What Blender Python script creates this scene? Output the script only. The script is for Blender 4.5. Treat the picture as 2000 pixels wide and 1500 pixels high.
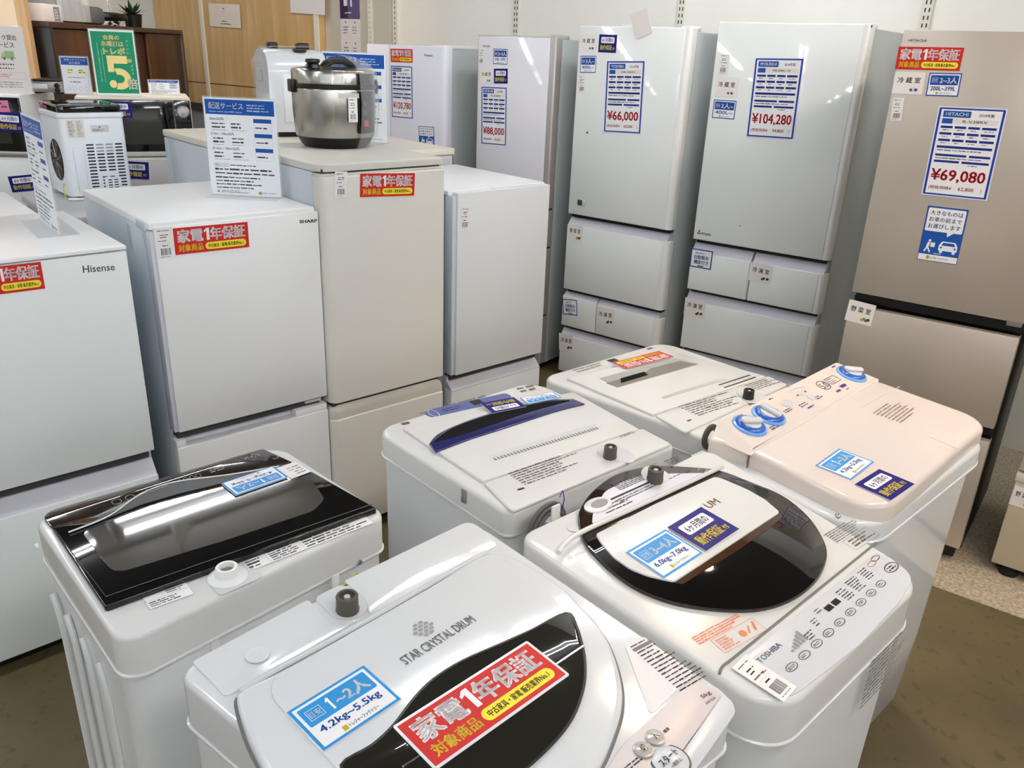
import bpy, bmesh, math, random
from mathutils import Vector as V, Matrix

S = bpy.context.scene
for o in list(bpy.data.objects):
    bpy.data.objects.remove(o)

# ------------------------------------------------------------------ camera
FPX, PITCH, ROLL, CAMH = 1599.22, math.radians(22.1469), math.radians(2.3062), 1.70469
CF = V((0, math.cos(PITCH), -math.sin(PITCH)))
_r = V((1, 0, 0)); _u = _r.cross(CF)
CR = math.cos(ROLL) * _r + math.sin(ROLL) * _u
CU = -math.sin(ROLL) * _r + math.cos(ROLL) * _u
CO = V((0, 0, CAMH))
cd = bpy.data.cameras.new('camera'); cam = bpy.data.objects.new('camera', cd); S.collection.objects.link(cam)
cd.sensor_width = 36; cd.sensor_fit = 'HORIZONTAL'; cd.lens = FPX / 2000 * 36; cd.clip_start = .02
_m = Matrix((CR, CU, -CF)).transposed().to_4x4(); _m.translation = CO
cam.matrix_world = _m; S.camera = cam

# ------------------------------------------------------------------ world, exposure, light strengths
w = bpy.data.worlds.new('world'); S.world = w; w.use_nodes = True
w.node_tree.nodes['Background'].inputs[0].default_value = (.95, .98, 1, 1)
w.node_tree.nodes['Background'].inputs[1].default_value = .25
S.view_settings.view_transform = 'Standard'; S.view_settings.look = 'None'
S.view_settings.exposure = 0.18; S.view_settings.gamma = 1; S.view_settings.use_curve_mapping = False
TUBE = 66.0          # fluorescent tube emission
SPOT = 30.0          # warm spotlight power (W)
S.cycles.max_bounces = 8

# ------------------------------------------------------------------ helpers
def lin(c):
    return tuple(((x / 255) / 12.92 if x / 255 <= .04045 else ((x / 255 + .055) / 1.055) ** 2.4) for x in c)

MATS = {}
def mat(name, rgb, rough=.4, metal=0., spec=.5, coat=0., bump=0., bscale=200., var=0., vscale=3., trans=0., alpha=1., ior=1.45):
    """rgb in sRGB 0-255; a little procedural variation / bump"""
    if name in MATS: return MATS[name]
    m = bpy.data.materials.new(name); m.use_nodes = True; nt = m.node_tree
    b = nt.nodes['Principled BSDF']; c = lin(rgb)
    b.inputs['Base Color'].default_value = (*c, 1); b.inputs['Roughness'].default_value = rough
    b.inputs['Metallic'].default_value = metal; b.inputs['Specular IOR Level'].default_value = spec
    b.inputs['Coat Weight'].default_value = coat; b.inputs['Coat Roughness'].default_value = .03
    b.inputs['Transmission Weight'].default_value = trans; b.inputs['Alpha'].default_value = alpha
    b.inputs['IOR'].default_value = ior
    tc = None
    if var or bump:
        tc = nt.nodes.new('ShaderNodeTexCoord')
    if var:
        n = nt.nodes.new('ShaderNodeTexNoise'); n.inputs['Scale'].default_value = vscale; n.inputs['Detail'].default_value = 6
        nt.links.new(tc.outputs['Object'], n.inputs['Vector'])
        r = nt.nodes.new('ShaderNodeValToRGB')
        r.color_ramp.elements[0].position = .3; r.color_ramp.elements[1].position = .7
        r.color_ramp.elements[0].color = (*[x * (1 - var) for x in c], 1); r.color_ramp.elements[1].color = (*[min(1, x * (1 + var)) for x in c], 1)
        nt.links.new(n.outputs['Fac'], r.inputs['Fac']); nt.links.new(r.outputs['Color'], b.inputs['Base Color'])
    if bump:
        n2 = nt.nodes.new('ShaderNodeTexNoise'); n2.inputs['Scale'].default_value = bscale
        nt.links.new(tc.outputs['Object'], n2.inputs['Vector'])
        bp = nt.nodes.new('ShaderNodeBump'); bp.inputs['Strength'].default_value = bump; bp.inputs['Distance'].default_value = .002
        nt.links.new(n2.outputs['Fac'], bp.inputs['Height']); nt.links.new(bp.outputs['Normal'], b.inputs['Normal'])
    MATS[name] = m
    return m

def emat(name, rgb, strength):
    if name in MATS: return MATS[name]
    m = bpy.data.materials.new(name); m.use_nodes = True; nt = m.node_tree
    b = nt.nodes['Principled BSDF']; b.inputs['Base Color'].default_value = (.9, .9, .9, 1)
    b.inputs['Emission Color'].default_value = (*lin(rgb), 1); b.inputs['Emission Strength'].default_value = strength
    MATS[name] = m
    return m

def wood(name, c1, c2, scale=3., stretch=(8, 8, .6), rough=.45):
    if name in MATS: return MATS[name]
    m = bpy.data.materials.new(name); m.use_nodes = True; nt = m.node_tree; b = nt.nodes['Principled BSDF']
    tc = nt.nodes.new('ShaderNodeTexCoord'); mp = nt.nodes.new('ShaderNodeMapping'); mp.inputs['Scale'].default_value = stretch
    n = nt.nodes.new('ShaderNodeTexNoise'); n.inputs['Scale'].default_value = scale; n.inputs['Detail'].default_value = 8; n.inputs['Distortion'].default_value = .6
    r = nt.nodes.new('ShaderNodeValToRGB'); r.color_ramp.elements[0].color = (*lin(c1), 1); r.color_ramp.elements[1].color = (*lin(c2), 1)
    r.color_ramp.elements[0].position = .35; r.color_ramp.elements[1].position = .68
    nt.links.new(tc.outputs['Object'], mp.inputs['Vector']); nt.links.new(mp.outputs['Vector'], n.inputs['Vector'])
    nt.links.new(n.outputs['Fac'], r.inputs['Fac']); nt.links.new(r.outputs['Color'], b.inputs['Base Color'])
    b.inputs['Roughness'].default_value = rough
    MATS[name] = m
    return m

def brushed(name, rgb, rough=.32, axis=(1, 1, 60), metal=1.):
    if name in MATS: return MATS[name]
    m = bpy.data.materials.new(name); m.use_nodes = True; nt = m.node_tree; b = nt.nodes['Principled BSDF']
    c = lin(rgb)
    b.inputs['Base Color'].default_value = (*c, 1); b.inputs['Metallic'].default_value = metal
    tc = nt.nodes.new('ShaderNodeTexCoord'); mp = nt.nodes.new('ShaderNodeMapping'); mp.inputs['Scale'].default_value = axis
    n = nt.nodes.new('ShaderNodeTexNoise'); n.inputs['Scale'].default_value = 3; n.inputs['Detail'].default_value = 4
    r = nt.nodes.new('ShaderNodeMapRange'); r.inputs['To Min'].default_value = rough - .05; r.inputs['To Max'].default_value = rough + .08
    nt.links.new(tc.outputs['Object'], mp.inputs['Vector']); nt.links.new(mp.outputs['Vector'], n.inputs['Vector'])
    nt.links.new(n.outputs['Fac'], r.inputs['Value']); nt.links.new(r.outputs['Result'], b.inputs['Roughness'])
    MATS[name] = m
    return m

def P(rgb):                                   # printed ink
    return mat('ink_%02x%02x%02x' % tuple(int(x) for x in rgb), rgb, .45, spec=.3)

def ray(px, py):
    return CF + CR * ((px - 1000) / FPX) - CU * ((py - 750) / FPX)

def hit(p0, n, px, py):                       # photo pixel -> point on a real plane of the place
    d = ray(px, py); t = (V(p0) - CO).dot(n) / d.dot(n)
    return CO + d * t

class Fr:                                     # a thing's own frame: x along its width, y to its back (fridges), z up
    def __init__(s, x, y, yawdeg, z=0.):
        a = math.radians(yawdeg)
        s.u = V((math.sin(a), math.cos(a), 0)); s.v = V((-math.cos(a), math.sin(a), 0)); s.o = V((x, y, z))
        s.rz = math.pi / 2 - a
        s.M = Matrix.Translation(s.o) @ Matrix.Rotation(s.rz, 4, 'Z'); s.I = s.M.inverted()
    def front(s, px, py, y=0.):               # pixel on the plane local y = y -> local point
        return s.I @ hit(s.o + s.v * y, s.v, px, py)
    def side(s, px, py, x=0.):
        return s.I @ hit(s.o + s.u * x, s.u, px, py)
    def plane(s, px, py, z0, k=0., dz=0.):    # pixel on z = z0 + k*y + dz
        n = V((0, -k, 1)); n.normalize()
        nw = s.M.to_3x3() @ n
        return s.I @ hit(s.M @ V((0, 0, z0 + dz)), nw, px, py)

def tag(o, label, cat, group=None):
    o['label'] = label; o['category'] = cat
    if group: o['group'] = group
    return o

def thing(name, label, cat, fr, group=None):
    o = bpy.data.objects.new(name, None); S.collection.objects.link(o); o.empty_display_size = .1
    o.matrix_world = fr.M
    return tag(o, label, cat, group)

def link(name, bm, mats, parent=None, M=None, smooth=35, label=None):
    bm.normal_update()
    me = bpy.data.meshes.new(name); bm.to_mesh(me); bm.free()
    for m in (mats if isinstance(mats, (list, tuple)) else [mats]): me.materials.append(m)
    if smooth:
        me.polygons.foreach_set('use_smooth', [True] * len(me.polygons))
        me.set_sharp_from_angle(angle=math.radians(smooth))
    o = bpy.data.objects.new(name, me); S.collection.objects.link(o)
    if parent is not None: o.parent = parent
    if M is not None: o.matrix_local = M
    if label: o['label'] = label
    return o

def wmat(o): return (wmat(o.parent) if o.parent else Matrix()) @ o.matrix_basis
def struct(o): o['kind'] = 'structure'; return o
NB = bmesh.new

def loft(bm, rings, cap0=True, cap1=True, mi=0):
    vs = [[bm.verts.new(p) for p in r] for r in rings]
    n = len(vs[0])
    for a, b in zip(vs, vs[1:]):
        for i in range(n):
            f = bm.faces.new((a[i], a[(i + 1) % n], b[(i + 1) % n], b[i])); f.material_index = mi
    if cap0: bm.faces.new(vs[0][::-1]).material_index = mi
    if cap1: bm.faces.new(vs[-1]).material_index = mi
    return vs

def box(bm, x0, x1, y0, y1, z0, z1, r=.003, seg=2, mi=0):
    t = NB()
    bmesh.ops.create_cube(t, size=1)
    bmesh.ops.scale(t, vec=(x1 - x0, y1 - y0, z1 - z0), verts=t.verts)
    bmesh.ops.translate(t, vec=((x0 + x1) / 2, (y0 + y1) / 2, (z0 + z1) / 2), verts=t.verts)
    if r: bmesh.ops.bevel(t, geom=t.edges[:], offset=min(r, .49 * min(x1 - x0, y1 - y0, z1 - z0)), segments=seg, profile=.5, affect='EDGES')
    merge(bm, t, mi)

def merge(bm, t, mi=0, M=None):
    mp = {}
    for v in t.verts: mp[v] = bm.verts.new(M @ v.co if M else v.co)
    for f in t.faces:
        nf = bm.faces.new([mp[v] for v in f.verts]); nf.material_index = mi if mi is not None else f.material_index
    t.free()

def area2(p): return sum(a[0] * b[1] - b[0] * a[1] for a, b in zip(p, p[1:] + p[:1]))
def ccw(p): return p if area2(p) > 0 else p[::-1]

def rnd(pts, r, n=6):                         # polygon with rounded corners (r scalar or per-corner list)
    out = []; N = len(pts); pts = [tuple(p[:2]) for p in pts]
    if area2(pts) < 0:
        pts = pts[::-1]
        if isinstance(r, (list, tuple)): r = list(r)[::-1]
    for i in range(N):
        a, b, c = V(pts[i - 1][:2]), V(pts[i][:2]), V(pts[(i + 1) % N][:2])
        ri = r[i] if isinstance(r, (list, tuple)) else r
        d1 = a - b; d2 = c - b
        k = min(ri, d1.length * .49, d2.length * .49)
        if k < 1e-5: out.append((b.x, b.y)); continue
        p, q = b + d1.normalized() * k, b + d2.normalized() * k
        for j in range(n + 1):
            t = j / n; w_ = .72                # rational quadratic close to a circle arc
            den = (1 - t) ** 2 + 2 * w_ * t * (1 - t) + t * t
            x = (p * (1 - t) ** 2 + b * 2 * w_ * t * (1 - t) + q * t * t) / den
            out.append((x.x, x.y))
    return out

def rect(x0, x1, y0, y1): return [(x0, y0), (x1, y0), (x1, y1), (x0, y1)]

def inset(pts, d):                            # pts ccw; positive d goes inwards
    out = []; N = len(pts)
    for i in range(N):
        a, b, c = V(pts[i - 1]), V(pts[i]), V(pts[(i + 1) % N])
        e1 = (b - a); e2 = (c - b)
        if e1.length < 1e-9 or e2.length < 1e-9: out.append(tuple(b)); continue
        n1 = V((-e1.y, e1.x)).normalized(); n2 = V((-e2.y, e2.x)).normalized()
        m = n1 + n2
        if m.length < 1e-6: m = n1
        m.normalize(); k = d / max(.35, m.dot(n1))
        out.append(tuple(b + m * k))
    return out

def convex(p):
    N = len(p)
    return all((p[(i + 1) % N][0] - p[i][0]) * (p[(i + 2) % N][1] - p[(i + 1) % N][1]) - (p[(i + 1) % N][1] - p[i][1]) * (p[(i + 2) % N][0] - p[(i + 1) % N][0]) > -1e-6 for i in range(N))
_edge_inset = inset
def inset(pts, d):                            # convex outlines shrink towards their middle, others move edge by edge
    if not convex(pts): return _edge_inset(pts, d)
    xs = [p[0] for p in pts]; ys = [p[1] for p in pts]; cx, cy = (max(xs) + min(xs)) / 2, (max(ys) + min(ys)) / 2
    kx = 1 - 2 * d / max(1e-6, max(xs) - min(xs)); ky = 1 - 2 * d / max(1e-6, max(ys) - min(ys))
    return [(cx + (x - cx) * max(.02, kx), cy + (y - cy) * max(.02, ky)) for x, y in pts]
def plate(bm, pts, z0, z1, r=.002, zf=None, seg=3, mi=0, flare=0.):
    """prism over a 2-D outline; top edge rounded by r; zf(x,y) is added to every z"""
    pts = ccw([tuple(p[:2]) for p in pts]); zf = zf or (lambda x, y: 0)
    R = lambda q, z: [(x, y, z + zf(x, y)) for x, y in q]
    rings = [R(inset(pts, flare) if flare else pts, z0), R(pts, z1 - r)]
    for j in range(1, seg + 1):
        a = math.pi / 2 * j / seg
        rings.append(R(inset(pts, r * (1 - math.cos(a))), z1 - r + r * math.sin(a)))
    loft(bm, rings, mi=mi)

def cr(pts, closed=False, n=8):               # Catmull-Rom through 2-D points
    pts = [V(p[:2]) for p in pts]; N = len(pts); out = []
    for i in range(N if closed else N - 1):
        g = (lambda k: pts[k % N]) if closed else (lambda k: pts[max(0, min(N - 1, k))])
        p0, p1, p2, p3 = g(i - 1), g(i), g(i + 1), g(i + 2)
        for j in range(n):
            t = j / n
            q = .5 * (2 * p1 + (p2 - p0) * t + (2 * p0 - 5 * p1 + 4 * p2 - p3) * t * t + (3 * p1 - 3 * p2 + p3 - p0) * t ** 3)
            out.append((q.x, q.y))
    if not closed: out.append(tuple(pts[-1]))
    return out

def tube(bm, path, r, n=8, mi=0, closed=False):
    path = [V(p) for p in path]; rings = []
    N = len(path); up = None
    for i, p in enumerate(path):
        t = (path[(i + 1) % N] - path[i - 1]) if closed else (path[min(i + 1, N - 1)] - path[max(i - 1, 0)])
        t.normalize()
        if up is None:
            up = t.orthogonal().normalized()
        else:
            up = (up - t * up.dot(t)).normalized()
        s = t.cross(up)
        ri = r[i] if isinstance(r, (list, tuple)) else r
        rings.append([p + (up * math.cos(2 * math.pi * k / n) + s * math.sin(2 * math.pi * k / n)) * ri for k in range(n)])
    if closed:
        rings.append(rings[0]); loft(bm, rings, False, False, mi)
    else: loft(bm, rings, mi=mi)

def lathe(bm, prof, c=(0, 0, 0), n=32, mi=0, sx=1., sy=1.):
    rings = [[(c[0] + r * sx * math.cos(2 * math.pi * k / n), c[1] + r * sy * math.sin(2 * math.pi * k / n), c[2] + z) for k in range(n)] for r, z in prof]
    loft(bm, rings, mi=mi)

# ------------------------------------------------------------------ flat printed matter
_tc = {}
def glyphs(s, bold=0):
    k = s
    if k not in _tc:
        cu = bpy.data.curves.new('t', 'FONT'); cu.body = s; cu.resolution_u = 2
        o = bpy.data.objects.new('t', cu); me = bpy.data.meshes.new_from_object(o)
        vs = [tuple(v.co[:2]) for v in me.vertices]; fs = [tuple(p.vertices) for p in me.polygons]
        bpy.data.objects.remove(o); bpy.data.curves.remove(cu); bpy.data.meshes.remove(me)
        xs = [v[0] for v in vs] or [0, 1]; ys = [v[1] for v in vs] or [0, 1]
        _tc[k] = (vs, fs, min(xs), max(xs), min(ys), max(ys))
    return _tc[k]

class Print:
    """2-D artwork in metres: x right, y up from the lower left corner; every layer a hair above the last"""
    STEP = .00012
    def __init__(s, w, h, z0=.0006):
        s.w, s.h, s.z0 = w, h, z0; s.polys = []; s.mats = []; s.n = 1
    def mi(s, m):
        m = m if isinstance(m, bpy.types.Material) else P(m)
        if m not in s.mats: s.mats.append(m)
        return s.mats.index(m)
    def layer(s): s.n += 1; return s
    def poly(s, pts, col, l=None):
        s.polys.append((ccw([tuple(p[:2]) for p in pts]), s.mi(col), s.n if l is None else l))
    def rect(s, x0, y0, x1, y1, col, r=0):
        p = rect(x0, x1, y0, y1)
        s.poly(rnd(p, r, 4) if r else p, col)
    def frame(s, x0, y0, x1, y1, t, col):
        for a in ((x0, y0, x1, y0 + t), (x0, y1 - t, x1, y1), (x0, y0 + t, x0 + t, y1 - t), (x1 - t, y0 + t, x1, y1 - t)): s.rect(*a, col)
    def ell(s, cx, cy, rx, ry, col, n=20, a0=0, a1=2 * math.pi): s.poly([(cx + rx * math.cos(a0 + (a1 - a0) * i / n), cy + ry * math.sin(a0 + (a1 - a0) * i / n)) for i in range(n + (a1 - a0 < 6.28))], col)
    def ring(s, cx, cy, rx, ry, t, col, n=20, a0=0, a1=2 * math.pi):
        for i in range(n):
            q = []
            for a, k in ((i, 0), (i + 1, 0), (i + 1, 1), (i, 1)):
                an = a0 + (a1 - a0) * a / n
                q.append((cx + (rx - t * k) * math.cos(an), cy + (ry - t * k) * math.sin(an)))
            s.poly(q, col)
    def line(s, a, b, t, col):
        a, b = V(a), V(b); d = (b - a).normalized() * t / 2; n = V((-d.y, d.x))
        s.poly([tuple(a - n), tuple(b - n), tuple(b + n), tuple(a + n)], col)
    def text(s, x0, y0, x1, y1, t, col, bold=0., fit='both', align='l'):
        vs, fs, ax, bx, ay, by = glyphs(t)
        sx = (x1 - x0) / (bx - ax); sy = (y1 - y0) / (by - ay)
        if fit == 'h': sx = min(sx, sy)
        ox = x0 if align == 'l' else (x0 + x1 - sx * (bx - ax)) / 2
        m = s.mi(col); l = s.n; b = bold * min(abs(sx), abs(sy)) * 1.3
        for dx, dy in (((0, 0),) if not bold else ((-b, -b * .6), (b, -b * .6), (-b, b * .6), (b, b * .6))):
            for f in fs: s.polys.append(([(ox + dx + (vs[i][0] - ax) * sx, y0 + dy + (vs[i][1] - ay) * sy) for i in f], m, l))
    def one(s, x0, y0, x1, y1, col):
        w_, h_ = x1 - x0, y1 - y0
        s.poly([(x0 + .45 * w_, y0), (x1, y0), (x1, y1), (x0 + .5 * w_, y1), (x0, y0 + .8 * h_), (x0, y0 + .66 * h_), (x0 + .45 * w_, y0 + .76 * h_)], col)
    def greek(s, x0, y0, x1, y1, rows, col, seed=0, fill=.5, ww=(.8, 3.2)):
        """small print too fine to read: rows of little strokes"""
        rg = random.Random(seed); hh = (y1 - y0) / rows
        for i in range(rows):
            y = y1 - (i + 1) * hh + hh * (1 - fill) / 2; x = x0; end = x0 + (x1 - x0) * rg.uniform(.6, 1)
            while x < end:
                wd = hh * rg.uniform(*ww); wd = min(wd, end - x)
                if wd > hh * .15: s.rect(x, y + hh * fill * rg.uniform(0, .2), x + wd, y + hh * fill * rg.uniform(.7, 1), col)
                x += wd + hh * rg.uniform(.2, .5)
    def bars(s, x0, y0, x1, y1, col, seed=0):
        rg = random.Random(seed); x = x0
        while x < x1:
            wd = (x1 - x0) / 40 * rg.choice((.6, 1, 1.8)); s.rect(x, y0, min(x + wd, x1), y1, col); x += wd + (x1 - x0) / 40 * rg.choice((.6, 1, 1.6))
    def build(s, name, M, parent=None, base=None, thick=.0008, edge=None, smooth=0):
        bm = NB()
        if base is not None:
            b = s.mi(base)
            loft(bm, [[(x, y, z) for x, y in ccw(edge or rect(0, s.w, 0, s.h))] for z in (s.z0 - .0002, s.z0 + thick)], mi=b)
        zb = s.z0 + (thick if base is not None else 0)
        for pts, m, l in s.polys:
            z = zb + l * s.STEP
            try: bm.faces.new([bm.verts.new((x, y, z)) for x, y in pts]).material_index = m
            except ValueError: pass
        if parent is not None: M = wmat(parent).inverted() @ M
        return link(name, bm, s.mats, parent, M, smooth)

def quadM(tl, tr, bl, size=None):
    """world matrix (origin lower left, x right, y up) and size of a card from three of its corners"""
    tl, tr, bl = V(tl), V(tr), V(bl); x = tr - tl; w_ = x.length; x.normalize()
    dn = bl - tl; dn -= x * dn.dot(x); h_ = dn.length; y = -dn.normalized(); z = x.cross(y)
    o = tl - y * h_
    M = Matrix((x, y, z)).transposed().to_4x4(); M.translation = o
    return M, w_, h_

# ------------------------------------------------------------------ materials
WHITE = mat('white_plastic', (236, 236, 235), .28, bump=.03, bscale=400)
WHITEG = mat('white_gloss_plastic', (219, 221, 222), .12, coat=.3)
WARMW = mat('warm_white_plastic', (218, 218, 215), .2, coat=.2)
STEELW = mat('white_painted_steel', (221, 223, 223), .33, bump=.05, bscale=600)
GREYW = mat('light_grey_plastic', (190, 192, 194), .4)
LILAC = mat('lilac_grey_plastic', (205, 205, 214), .4)
GLASSG = mat('pale_green_glass', (240, 243, 240), .06, spec=.5, coat=.5)
GLASSH = mat('pale_white_glass', (232, 237, 236), .07, coat=.5)
GLASSL = mat('lilac_white_glass', (236, 234, 240), .08, coat=.4)
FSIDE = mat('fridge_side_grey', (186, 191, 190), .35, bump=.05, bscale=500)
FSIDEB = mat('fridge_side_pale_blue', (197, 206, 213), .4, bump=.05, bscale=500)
BEIGE = mat('beige_steel', (216, 212, 203), .4, bump=.06, bscale=700)
BEIGET = mat('beige_top_plastic', (204, 200, 190), .45, bump=.05, bscale=500)
CREAM = mat('cream_plastic', (222, 214, 200), .4)
CHAMP = brushed('champagne_steel', (206, 195, 182), .38, (60, 1, 1), .6)
GREYTR = mat('grey_metal_trim', (165, 160, 155), .35, .6)
BLACK = mat('black_plastic', (16, 15, 15), .35)
BLACKG = mat('black_gloss', (6, 6, 7), .04, coat=.6)
BROWNG = mat('brown_black_gloss', (40, 30, 24), .08, coat=.6)
DARKGREY = mat('dark_grey_plastic', (70, 66, 62), .35)
RUBBER = mat('black_rubber', (22, 22, 22), .6)
CHROME = mat('chrome', (200, 200, 205), .12, 1.)
NAVYG = mat('navy_gloss_plastic', (38, 40, 98), .15, coat=.4)
PAPER = mat('paper_white', (232, 228, 226), .5)
LAMIN = mat('laminated_edge', (225, 226, 230), .2)
INK = (40, 40, 42); NAVY = (22, 20, 120); BLUE = (26, 78, 160); SKY = (64, 150, 218); RED = (206, 44, 38); YEL = (246, 226, 60); WHT = (240, 240, 240)

# ------------------------------------------------------------------ the room
RF = Fr(.685, 4.906, 126.36)                 # on the back wall line; x along the wall, -y into the room
ceil_z = 3.0
def slab(name, x0, x1, y0, y1, z0, z1, m, r=0):
    bm = NB(); box(bm, x0, x1, y0, y1, z0, z1, r); o = link(name, bm, m, smooth=0); o.matrix_world = RF.M; return struct(o)
FLOORM = mat('worn_concrete', (102, 90, 62), .55, var=.2, vscale=2.6, bump=.12, bscale=60)
_nt = FLOORM.node_tree
_b = _nt.nodes['Principled BSDF']; _n = _nt.nodes.new('ShaderNodeTexNoise'); _n.inputs['Scale'].default_value = 26; _n.inputs['Detail'].default_value = 9
_r2 = _nt.nodes.new('ShaderNodeValToRGB'); _r2.color_ramp.elements[0].position = .30; _r2.color_ramp.elements[1].position = .42
_r2.color_ramp.elements[0].color = (.68, .66, .62, 1); _r2.color_ramp.elements[1].color = (1, 1, 1, 1)
_mx = _nt.nodes.new('ShaderNodeMix'); _mx.data_type = 'RGBA'; _mx.blend_type = 'MULTIPLY'; _mx.inputs[0].default_value = 1
_src = _b.inputs['Base Color'].links[0].from_socket
_nt.links.new(_nt.nodes['Texture Coordinate'].outputs['Object'], _n.inputs['Vector']); _nt.links.new(_n.outputs['Fac'], _r2.inputs['Fac'])
_nt.links.new(_src, _mx.inputs[6]); _nt.links.new(_r2.outputs['Color'], _mx.inputs[7]); _nt.links.new(_mx.outputs[2], _b.inputs['Base Color'])
TERR = mat('terrazzo', (184, 170, 146), .45, var=.4, vscale=85, bump=.05, bscale=120)
WALLM = mat('off_white_wall', (242, 238, 228), .7, var=.02, vscale=1.5, bump=.06, bscale=300)
WALLG = mat('grey_white_wall', (198, 192, 178), .7, var=.03, vscale=1.5)
CEILM = mat('ceiling_board', (104, 102, 99), .8, var=.06, vscale=2)
slab('floor', -5.6, 15, -17, 0, -.1, 0, FLOORM)
slab('trim_1', .3, 15, -1.485, -.002, 0, .002, TERR)
slab('wall_back', -5.6, 15, 0, .1, 0, 3.1, WALLM)
slab('wall_left', -5.7, -5.6, -17, .1, 0, 3.1, WALLM)
slab('wall_right', 15, 15.1, -17, .1, 0, 3.1, mat('grey_brown_wall', (206, 202, 192), .7, var=.05, vscale=1.2))
slab('wall_front', -5.7, 15.1, -17.1, -17, 0, 3.1, mat('grey_brown_wall', (206, 202, 192), .7, var=.05, vscale=1.2))
slab('ceiling', -5.7, 15.1, -17.1, .1, 3.1, 3.2, CEILM)
WOODM = wood('oak_panel', (206, 166, 106), (230, 194, 136), 2.2, (5, 5, .5), .4)
# wood panelled partition left of the grey wall strip, on a low grey base
slab('wall_panelled', -4.785, -2.66, -.07, -.001, 1.19, 3.0, WOODM)
slab('trim_2', -4.785, -2.66, -.11, -.001, 1.13, 1.19, mat('dark_ledge', (58, 44, 36), .5))
slab('wall_base', -4.785, -2.66, -.075, -.001, 0.002, 1.13, mat('blue_grey_board', (150, 156, 158), .6))
TRW = mat('white_batten', (236, 230, 214), .5)
slab('trim_3', -4.10, -4.06, -.082, -.0705, 1.2, 3.0, TRW)
slab('trim_4', -2.70, -2.655, -.082, -.0705, 1.2, 3.0, TRW)
slab('trim_5', -4.06, -2.70, -.0725, -.0705, 1.352, 1.36, mat('panel_seam', (96, 66, 34), .6))
slab('trim_6', -4.785, -4.10, -.0725, -.0705, 1.352, 1.36, MATS['panel_seam'])
slab('trim_7', -2.655, -1.98, -.012, -.0005, 0, 3.0, WALLG)
SLOT = mat('dark_slot', (62, 58, 52), .7)
for i, xx in enumerate((-2.18, -1.95, -.925, .174, 1.391, 2.55)):
    bm = NB(); zoff = -.012 if xx < -1.97 else 0
    box(bm, xx - .022, xx + .022, -.012 + zoff, -.0006 + zoff, .05, 2.95, .001, 1)
    for k in range(44):
        z = 1.55 + k * .032
        for dx in ((-.009, .009) if xx > -1.9 else (0,)):
            box(bm, xx + dx - .003, xx + dx + .003, -.0128 + zoff, -.0119 + zoff, z, z + .017, 0, 1, mi=1 if xx > -2.1 else 2)
    o = link('trim_%d' % (8 + i), bm, [mat('rail_paint', (226, 222, 208), .45), SLOT, mat('bright_slot', (250, 240, 215), .2, .6)], smooth=0); o.matrix_world = RF.M; struct(o)

# ------------------------------------------------------------------ lamps
def fixture(s, t):
    a = math.radians(46.02); u = V((math.sin(a), math.cos(a), 0)); v = V((-math.cos(a), math.sin(a), 0))
    p = u * s + v * t
    fr = Fr(p.x, p.y, 46.02, ceil_z)
    th = thing('ceiling_light', 'white twin tube fluorescent light hung under the ceiling', 'ceiling light', fr, 'fluorescent ceiling lights')
    bm = NB(); box(bm, -.6, .6, -.05, .05, -.03, .06, .004); link('housing', bm, mat('lamp_housing', (120, 122, 124), .5), th)
    for sy in (-1, 1):
        bm = NB(); tube(bm, [(-.585, .085 * sy, -.055), (.585, .085 * sy, -.055)], .010, 10); link('tube', bm, emat('tube_glow', (248, 251, 255), TUBE), th)
    for sx in (-1, 1):
        bm = NB(); box(bm, sx * .59 - .012, sx * .59 + .012, -.1, .1, -.072, -.03, .002); link('lamp_holder', bm, MATS['lamp_housing'], th)
    bm = NB()
    for sx in (-.4, .4): tube(bm, [(sx, 0, .055), (sx, 0, .0999)], .006, 6)
    link('hanger', bm, CHROME, th)
for i in range(7):
    t = 4.82 - 2.79 * i
    for k in range(-12, 3):
        s = 3.88 - .665 + 1.33 * k
        p = RF.I @ V((.7193 * s - .6947 * t, .6947 * s + .7193 * t, 0))
        near = i < 3 and k > -4
        if not (-5 < p.x < 14.4 and -16.4 < p.y < -.7): continue
        if i == 1 and -.2 < s < 1: continue            # no lamp hangs right over the nearest washing machines
        if near or k % 2 == 0: fixture(s, t)
def spot(x, y, z, aim, name_i):
    fr = Fr(x, y, 90, z)
    th = thing('spotlight', 'white track spotlight with a warm bulb above the washing machines', 'spotlight', fr, 'warm ceiling spotlights')
    d = (V(aim) - V((x, y, z))).normalized(); q = d.to_track_quat('-Z', 'Y').to_matrix().to_4x4()
    bm = NB(); lathe(bm, [(.02, .06), (.03, .05), (.05, -.03), (.055, -.06), (.05, -.06), (.045, -.03), (.02, .03)], n=20)
    link('shade', bm, mat('spot_shade', (220, 214, 205), .4), th, q)
    bm = NB(); lathe(bm, [(.002, -.045), (.03, -.04), (.034, -.02), (.02, .02), (.002, .025)], n=16)
    link('bulb', bm, emat('warm_bulb', (255, 196, 140), 30), th, q)
    bm = NB(); tube(bm, [(0, 0, .05), (0, 0, 3.1 - z)], .008, 8); link('stem', bm, CHROME, th)
    l = bpy.data.lights.new('spot_lamp', 'SPOT'); l.energy = SPOT; l.color = (1, .72, .46); l.spot_size = math.radians(75); l.spot_blend = .6; l.shadow_soft_size = .05
    lo = bpy.data.objects.new('spot_lamp', l); S.collection.objects.link(lo); lo.parent = th; lo.matrix_local = q @ Matrix.Translation((0, 0, -.07))
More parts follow.
